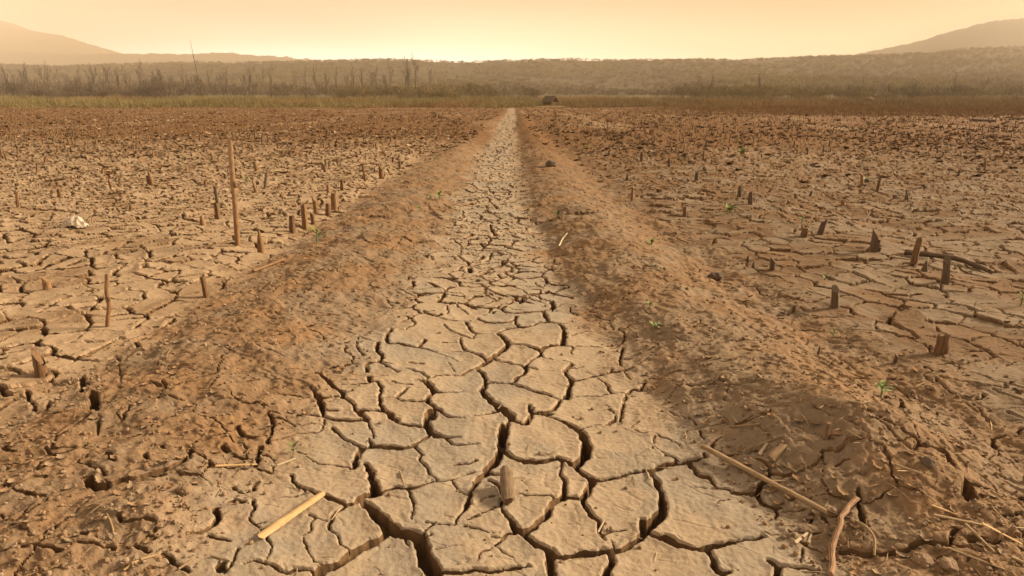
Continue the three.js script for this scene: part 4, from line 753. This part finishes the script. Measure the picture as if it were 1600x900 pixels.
{ // little frame at the right edge and a bale
  const d = 88, x = sideX(1596, d), g = thing('timber_frame', x, d);
  for (const a of [-0.55, 0.55]) { const b = new THREE.CylinderGeometry(0.05, 0.06, 0.95, 7); b.translate(a, 0.42, 0); part('post', b, M_DARKWOOD, g); }
  const t = new THREE.BoxGeometry(1.3, 0.1, 0.1); t.translate(0, 0.88, 0.0); part('top_beam', t, M_DARKWOOD, g); const m = new THREE.BoxGeometry(0.95, 0.28, 0.07); m.translate(0, 0.5, 0); part('panel', m, M_STUB[1], g);
  tag(g, 'low dark timber frame at the far right edge of the field', 'frame');
  const d2 = 100, x2 = sideX(1357, d2), b = part('straw_bundle', clodGeo(71, 0.5).scale(1.4, 0.75, 0.8), M_STUB[1]); b.position.set(x2, gy(x2, d2) + 0.75, -d2); const leg = rod([V(0, -0.95, 0), V(0, 0, 0)], [0.12, 0.2], 6, 0.1, 5); b.geometry = mergeGeometries([b.geometry.index ? b.geometry.toNonIndexed() : b.geometry, leg.toNonIndexed()]); tag(b, 'small brown straw bundle on a post at far right', 'straw bundle');
}
// bare trees
function treeGeo(seed, H, spread, lean = 0) {
  const r = rng(seed), trunk = [], crown = [];
  function limb(p, dir, len, rad, level) {
    const n = level ? 3 : 5, pts = [p.clone()], rr = [rad], q = p.clone(), dd = dir.clone();
    for (let i = 1; i <= n; i++) { dd.add(V((r() - 0.5) * 0.35, (r() - 0.25) * 0.22, (r() - 0.5) * 0.35)).normalize(); q.addScaledVector(dd, len / n); pts.push(q.clone()); rr.push(Math.max(0.012, rad * (1 - 0.68 * i / n))); }
    (level ? crown : trunk).push(rod(pts, rr, level ? 3 : 6, 0.1, seed + level));
    if (level >= 3) return;
    const kids = level === 0 ? 7 : level === 1 ? 5 : 4;
    for (let i = 0; i < kids; i++) { const t = level ? 0.25 + 0.75 * (i + r()) / kids : 0.22 + 0.78 * (i + r()) / kids, k = Math.min(n - 1, Math.floor(t * n)), b = pts[k].clone().lerp(pts[k + 1], t * n - k), a = r() * 6.283, s = spread * (0.55 + 0.6 * r()), nd = dd.clone().multiplyScalar(0.75).add(V(Math.cos(a) * s, 0.45 + 0.3 * r(), Math.sin(a) * s)).normalize(); limb(b, nd, len * (level ? 0.5 : 0.46) * (0.7 + 0.5 * r()), Math.max(0.02, rr[k] * 0.55), level + 1); }
  }
  limb(V(0, -0.3, 0), V(lean, 1, 0).normalize(), H * 0.72, H * 0.018 + 0.03, 0);
  return [mergeGeometries(trunk), mergeGeometries(crown)];
}
const TREES = [treeGeo(1001, 5.6, 0.35), treeGeo(1002, 6.4, 0.5), treeGeo(1003, 5.0, 0.65), treeGeo(1004, 6.0, 0.28, 0.1), treeGeo(1005, 4.4, 0.8)];
let treeNo = 0;
function tree(px, d, scale, kind, label, group) { const x = sideX(px, d), g = thing('bare_tree', x, d), [a, b] = TREES[kind]; part('trunk', a, M_TREE, g); part('crown', b, M_TREE, g); g.scale.setScalar(scale); g.rotation.y = hash(treeNo++, 3) * 6.28; tag(g, label, 'tree', group); }
{
  const r = rng(1100);
  for (let i = 0; i < 34; i++) tree(-30 + i * 13.6 + 9 * r(), 140 + 34 * r(), 0.85 + 0.4 * r(), i % 5, 'bare grey brown tree in the dark thicket on the far left', 'bare trees of the left thicket');
  const mid = [462, 480, 497, 512, 528, 545, 552, 570, 584, 590, 604, 612, 634, 640, 650, 672]; mid.forEach((px, i) => tree(px, 172 + 14 * r(), (i > 10 ? 1.25 : 0.95) + 0.25 * r(), [0, 3, 1, 0, 3][i % 5], 'slender bare tree in the sparse row left of the hut', 'slender bare trees left of the hut'));
  const rt = [[1092, 0], [1112, 3], [1185, 1], [1260, 4], [1345, 3], [1378, 0], [1490, 1], [1530, 2], [1570, 4]]; rt.forEach(([px, k]) => tree(px, 165 + 25 * r(), 0.75 + 0.3 * r(), k, 'faint bare tree standing in the scrub right of the hut', 'faint bare trees right of the hut'));
  tree(1424, 100, 0.66, 2, 'forked spreading bare tree standing out before the scrub at right');
  const g = thing('bare_pole', sideX(314, 138), 138); part('shaft', rod([V(0, -0.5, 0), V(-0.15, 4, 0), V(-0.5, 8, 0), V(-0.75, 10.6, 0)], [0.09, 0.07, 0.045, 0.025], 6, 0.05, 4), M_TREE, g); for (const [y, s] of [[5.5, 1], [7.2, -1]]) part('twig', rod([V(-0.3 - (y - 5) * 0.08, y, 0), V(-0.3 + s * 0.35, y + 0.8, 0.1)], [0.03, 0.012], 4, 0.1, 6), M_TREE, g); tag(g, 'tall thin leaning bare pole rising above the left thicket', 'pole');
}
function scatter(name, geo, mat, list, label, category) {  // list: x, d, sx, sy, rgb
  const im = new THREE.InstancedMesh(geo, mat, list.length), o = new THREE.Object3D(), c = new THREE.Color(), r = rng(list.length);
  list.forEach(([x, d, sx, sy, col], i) => { o.position.set(x, gy(x, d) - 0.05, -d); o.scale.set(sx, sy, sx); o.rotation.set(0, r() * 6.28, 0); o.updateMatrix(); im.setMatrixAt(i, o.matrix); c.setRGB(...col); im.setColorAt(i, c); });
  shadow(im); im.name = name; scene.add(im); return tag(im, label, category, null, 'stuff');
}
function tuftGeo(seed, blades, h, w, spread, bend) {   // many narrow leaning blades or twigs
  const r = rng(seed), pos = [], idx = [];
  for (let i = 0; i < blades; i++) {
    const a = r() * 6.283, b = r() * 6.283, ro = Math.sqrt(r()) * spread, x = Math.cos(b) * ro, z = Math.sin(b) * ro, l = h * (0.45 + 0.55 * r()), bx = Math.cos(a) * bend * l * r(), bz = Math.sin(a) * bend * l * r(), px = Math.sin(a) * w, pz = -Math.cos(a) * w, k = pos.length / 3;
    pos.push(x - px, 0, z - pz, x + px, 0, z + pz, x + bx * 0.35 - px * 0.8, l * 0.55, z + bz * 0.35 - pz * 0.8, x + bx * 0.35 + px * 0.8, l * 0.55, z + bz * 0.35 + pz * 0.8, x + bx, l, z + bz); idx.push(k, k + 1, k + 2, k + 1, k + 3, k + 2, k + 2, k + 3, k + 4);
  }
  const g = new THREE.BufferGeometry(); g.setAttribute('position', new THREE.Float32BufferAttribute(pos, 3)); g.setIndex(idx); g.computeVertexNormals(); return g;
}
function bushGeo(seed, twigs, w) {                      // a bare bush: twigs fanning through a ragged dome
  const r = rng(seed), pos = [], idx = [], lobes = Array.from({ length: 5 }, () => [(r() - 0.5) * 0.8, 0.25 + 0.45 * r(), (r() - 0.5) * 0.8, 0.22 + 0.2 * r()]);
  for (let i = 0; i < twigs; i++) {
    const L = lobes[i % 5], a = r() * 6.283, e = (r() - 0.25) * 1.9, ro = L[3] * Math.cbrt(r()), x = L[0] + Math.cos(a) * Math.cos(e) * ro, y = Math.max(0.03, L[1] + Math.sin(e) * ro * 1.1), z = L[2] + Math.sin(a) * Math.cos(e) * ro, l = 0.10 + 0.16 * r(), dx = x * 0.9 + (r() - 0.5) * 0.7, dy = 0.35 + 0.7 * r(), dz = z * 0.9 + (r() - 0.5) * 0.7, m = l / Math.hypot(dx, dy, dz), b = r() * 6.283, px = Math.sin(b) * w, pz = Math.cos(b) * w, k = pos.length / 3;
    pos.push(x - px, y, z - pz, x + px, y, z + pz, x + dx * m, y + dy * m, z + dz * m); idx.push(k, k + 1, k + 2);
  }
  for (let i = 0; i < 9; i++) { const L = lobes[i % 5], k = pos.length / 3, x = L[0] * 0.3, z = L[2] * 0.3; pos.push(x - 0.018, -0.03, z, x + 0.018, -0.03, z, L[0] + 0.1 * (r() - 0.5), L[1] + L[3] * 0.7, L[2] + 0.1 * (r() - 0.5)); idx.push(k, k + 1, k + 2); }
  const g = new THREE.BufferGeometry(); g.setAttribute('position', new THREE.Float32BufferAttribute(pos, 3)); g.setIndex(idx); g.computeVertexNormals(); return g;
}
const M_DRY = new THREE.MeshPhysicalMaterial({ specularIntensity: 0.2, roughness: 0.95, side: THREE.DoubleSide });
{
  const r = rng(1200), grass = [], reed = [], scrub = [], wood = [], tone = (c, v) => { const k = 1 + v * (r() * 2 - 1); return c.map((q) => q * k); };
  for (let i = 0; i < 26000; i++) {                    // yellowish grass beyond the field
    const d = 64 + 62 * Math.pow(r(), 1.2), s = (r() * 2 - 1) * 0.9, x = s * d, e = noise(x * 0.05, d * 0.06); if (s > 0.2 && d < 70) continue; if (d < 67 + 5 * noise(x * 0.06, 3.3) + 2 * noise(x * 0.3, 7.3)) continue;
    if (Math.abs(x - sideX(860, 80) * d / 80) < 1.9 && d < 81.5) continue;
    const green = s < 0.05 ? [0.20, 0.158, 0.066] : [0.20, 0.14, 0.066]; grass.push([x, d, 0.9 + 0.5 * r(), (0.35 + 0.55 * r() + 0.6 * Math.max(-0.3, noise(x * 0.11, d * 0.09 + 30))) * (d < 72 ? 0.6 : 1), tone(e > 0.25 ? [0.24, 0.15, 0.07] : green, 0.3)]);
  }
  scatter('dry_grass', tuftGeo(3, 16, 1, 0.012, 0.45, 0.5), M_DRY, grass, 'band of dry yellowish grass beyond the field', 'grass');
  for (let i = 0; i < 9000; i++) { const s = 0.14 + 0.76 * r(), d = 35 + 45 * r() - 4 * s, x = s * d; if (r() > ss(0.12, 0.45, s) || Math.hypot(x - sideX(860, 80), d - 80) < 3) continue; reed.push([x, d, 0.6 + 0.4 * r(), 0.16 + 0.24 * r() * ss(34, 48, d), tone([0.20, 0.122, 0.056], 0.4)]); }
  scatter('orange_stubble_grass', tuftGeo(4, 14, 1, 0.010, 0.4, 0.3), M_DRY, reed, 'band of low rusty orange grass on the far right of the field', 'grass');
  for (let i = 0; i < 2000; i++) {                     // thickets and scrub on the rise
    const t = r(), d = 124 + 90 * t * t, s = (r() * 2 - 1) * 0.92, x = s * d, e = noise(x * 0.03, d * 0.03), left = ss(-0.25, -0.5, s), right = ss(0.2, 0.6, s);
    if (r() > 0.3 + 0.35 * Math.max(left, right) + 0.9 * e) continue;
    scrub.push([x, d, 1.6 + 2.4 * r(), (1.0 + 2.4 * Math.pow(r(), 1.5)) * (1 + 0.9 * left * (0.5 + noise(x * 0.06, 4)) - 0.1 * right), tone(e > 0.2 ? [0.18, 0.135, 0.062] : s > 0 ? [0.14, 0.11, 0.065] : [0.125, 0.092, 0.066], 0.35)]);
  }
  scatter('scrub', bushGeo(6, 240, 0.012), M_DRY, scrub, 'mass of dry brush in front of the far slope', 'scrub');
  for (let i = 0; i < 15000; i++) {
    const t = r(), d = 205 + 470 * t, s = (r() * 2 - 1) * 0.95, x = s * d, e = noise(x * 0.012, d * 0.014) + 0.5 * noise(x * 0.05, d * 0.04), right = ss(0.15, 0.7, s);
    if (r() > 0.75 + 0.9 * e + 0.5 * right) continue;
    wood.push([x, d, 2.4 + 3.4 * r(), (1.6 + 2.0 * r()) * (0.75 + 0.35 * right), tone(e > 0.25 ? [0.23, 0.185, 0.10] : [0.19, 0.15, 0.10], 0.3)]);  // twig colours lightened, part of the distance haze is put into them
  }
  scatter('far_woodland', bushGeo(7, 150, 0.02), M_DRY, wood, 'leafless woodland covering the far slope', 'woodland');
}
// hills
function hill(name, px0, px1, d, prof, label, seed, jag, tint) {
  const n = 260, m = 14, depth = d * 0.5, pos = [], idx = [];
  for (let i = 0; i <= n; i++) { const px = px0 + (px1 - px0) * i / n, jg = jag * (0.6 * noise(px * 0.05, seed) + 0.4 * noise(px * 0.16, seed + 4) + 0.3 * noise(px * 0.45, seed + 8)) / FPX * d, Hh = Math.max(2, (155 - prof(px)) / FPX * d * 0.985); for (let j = 0; j <= m; j++) { const u = j / m, dj = d - depth * (1 - u) * 0.55, hh = Hh * Math.pow(Math.sin(u * Math.PI / 2), 1.3) * (1 + 0.06 * noise(px * 0.012, u * 3 + seed) * (1 - u)) - jg * Math.pow(u, 9); pos.push(sideX(px, dj), hh - 4 * (1 - u), -dj); } }
  for (let i = 0; i < n; i++) for (let j = 0; j < m; j++) { const a = i * (m + 1) + j, b = a + m + 1; idx.push(a, b, a + 1, b, b + 1, a + 1); }
  const back = pos.length / 3; for (let i = 0; i <= n; i++) { const a = (i * (m + 1) + m) * 3; pos.push(pos[a] * 1.25, -4, pos[a + 2] * 1.25); } for (let i = 0; i < n; i++) idx.push(i * (m + 1) + m, (i + 1) * (m + 1) + m, back + i, (i + 1) * (m + 1) + m, back + i + 1, back + i);
  const g = new THREE.BufferGeometry(); g.setAttribute('position', new THREE.Float32BufferAttribute(pos, 3)); g.setIndex(idx); g.computeVertexNormals();
  tag(part(name, g, new THREE.MeshStandardMaterial({ color: new THREE.Color(...tint), roughness: 1, side: THREE.DoubleSide })), label, 'hill', null, 'structure');
}
const soft = (f, w = 22) => (x) => { let a = 0; for (let i = -6; i <= 6; i++) a += f(x + i / 6 * w); return a / 13; };
hill('hill', 1290, 1780, 1050, soft(table([1290, 1335, 1380, 1420, 1460, 1510, 1545, 1600, 1680, 1780], [98, 88, 80, 72, 60, 47, 41, 40, 35, 50])), 'wooded hill rising at the right edge behind the scrub', 3, 5, [0.10, 0.085, 0.07]);
hill('mountain', -220, 330, 2300, soft(table([-220, -80, 0, 30, 60, 85, 100, 140, 190, 240, 330], [70, 46, 40, 42, 55, 62, 60, 72, 86, 98, 125])), 'pale hazy mountain at the far left', 5, 3, [0.10, 0.085, 0.07]);
hill('low_hills', -260, 620, 1800, soft(table([-260, 0, 60, 130, 200, 330, 345, 362, 440, 520, 620], [82, 85, 87, 90, 89, 90, 85, 89, 93, 100, 125])), 'faint low tree line before the left mountain', 7, 6, [0.10, 0.085, 0.07]);
//@@OBJECTS-END

// ------------------------------------------------------------------ render
const renderer = new THREE.WebGLRenderer({ antialias: true });
renderer.setSize(1024, 576);
renderer.shadowMap.enabled = true;
renderer.toneMapping = THREE.LinearToneMapping;
renderer.toneMappingExposure = EXPOSURE;
renderer.render(scene, camera);
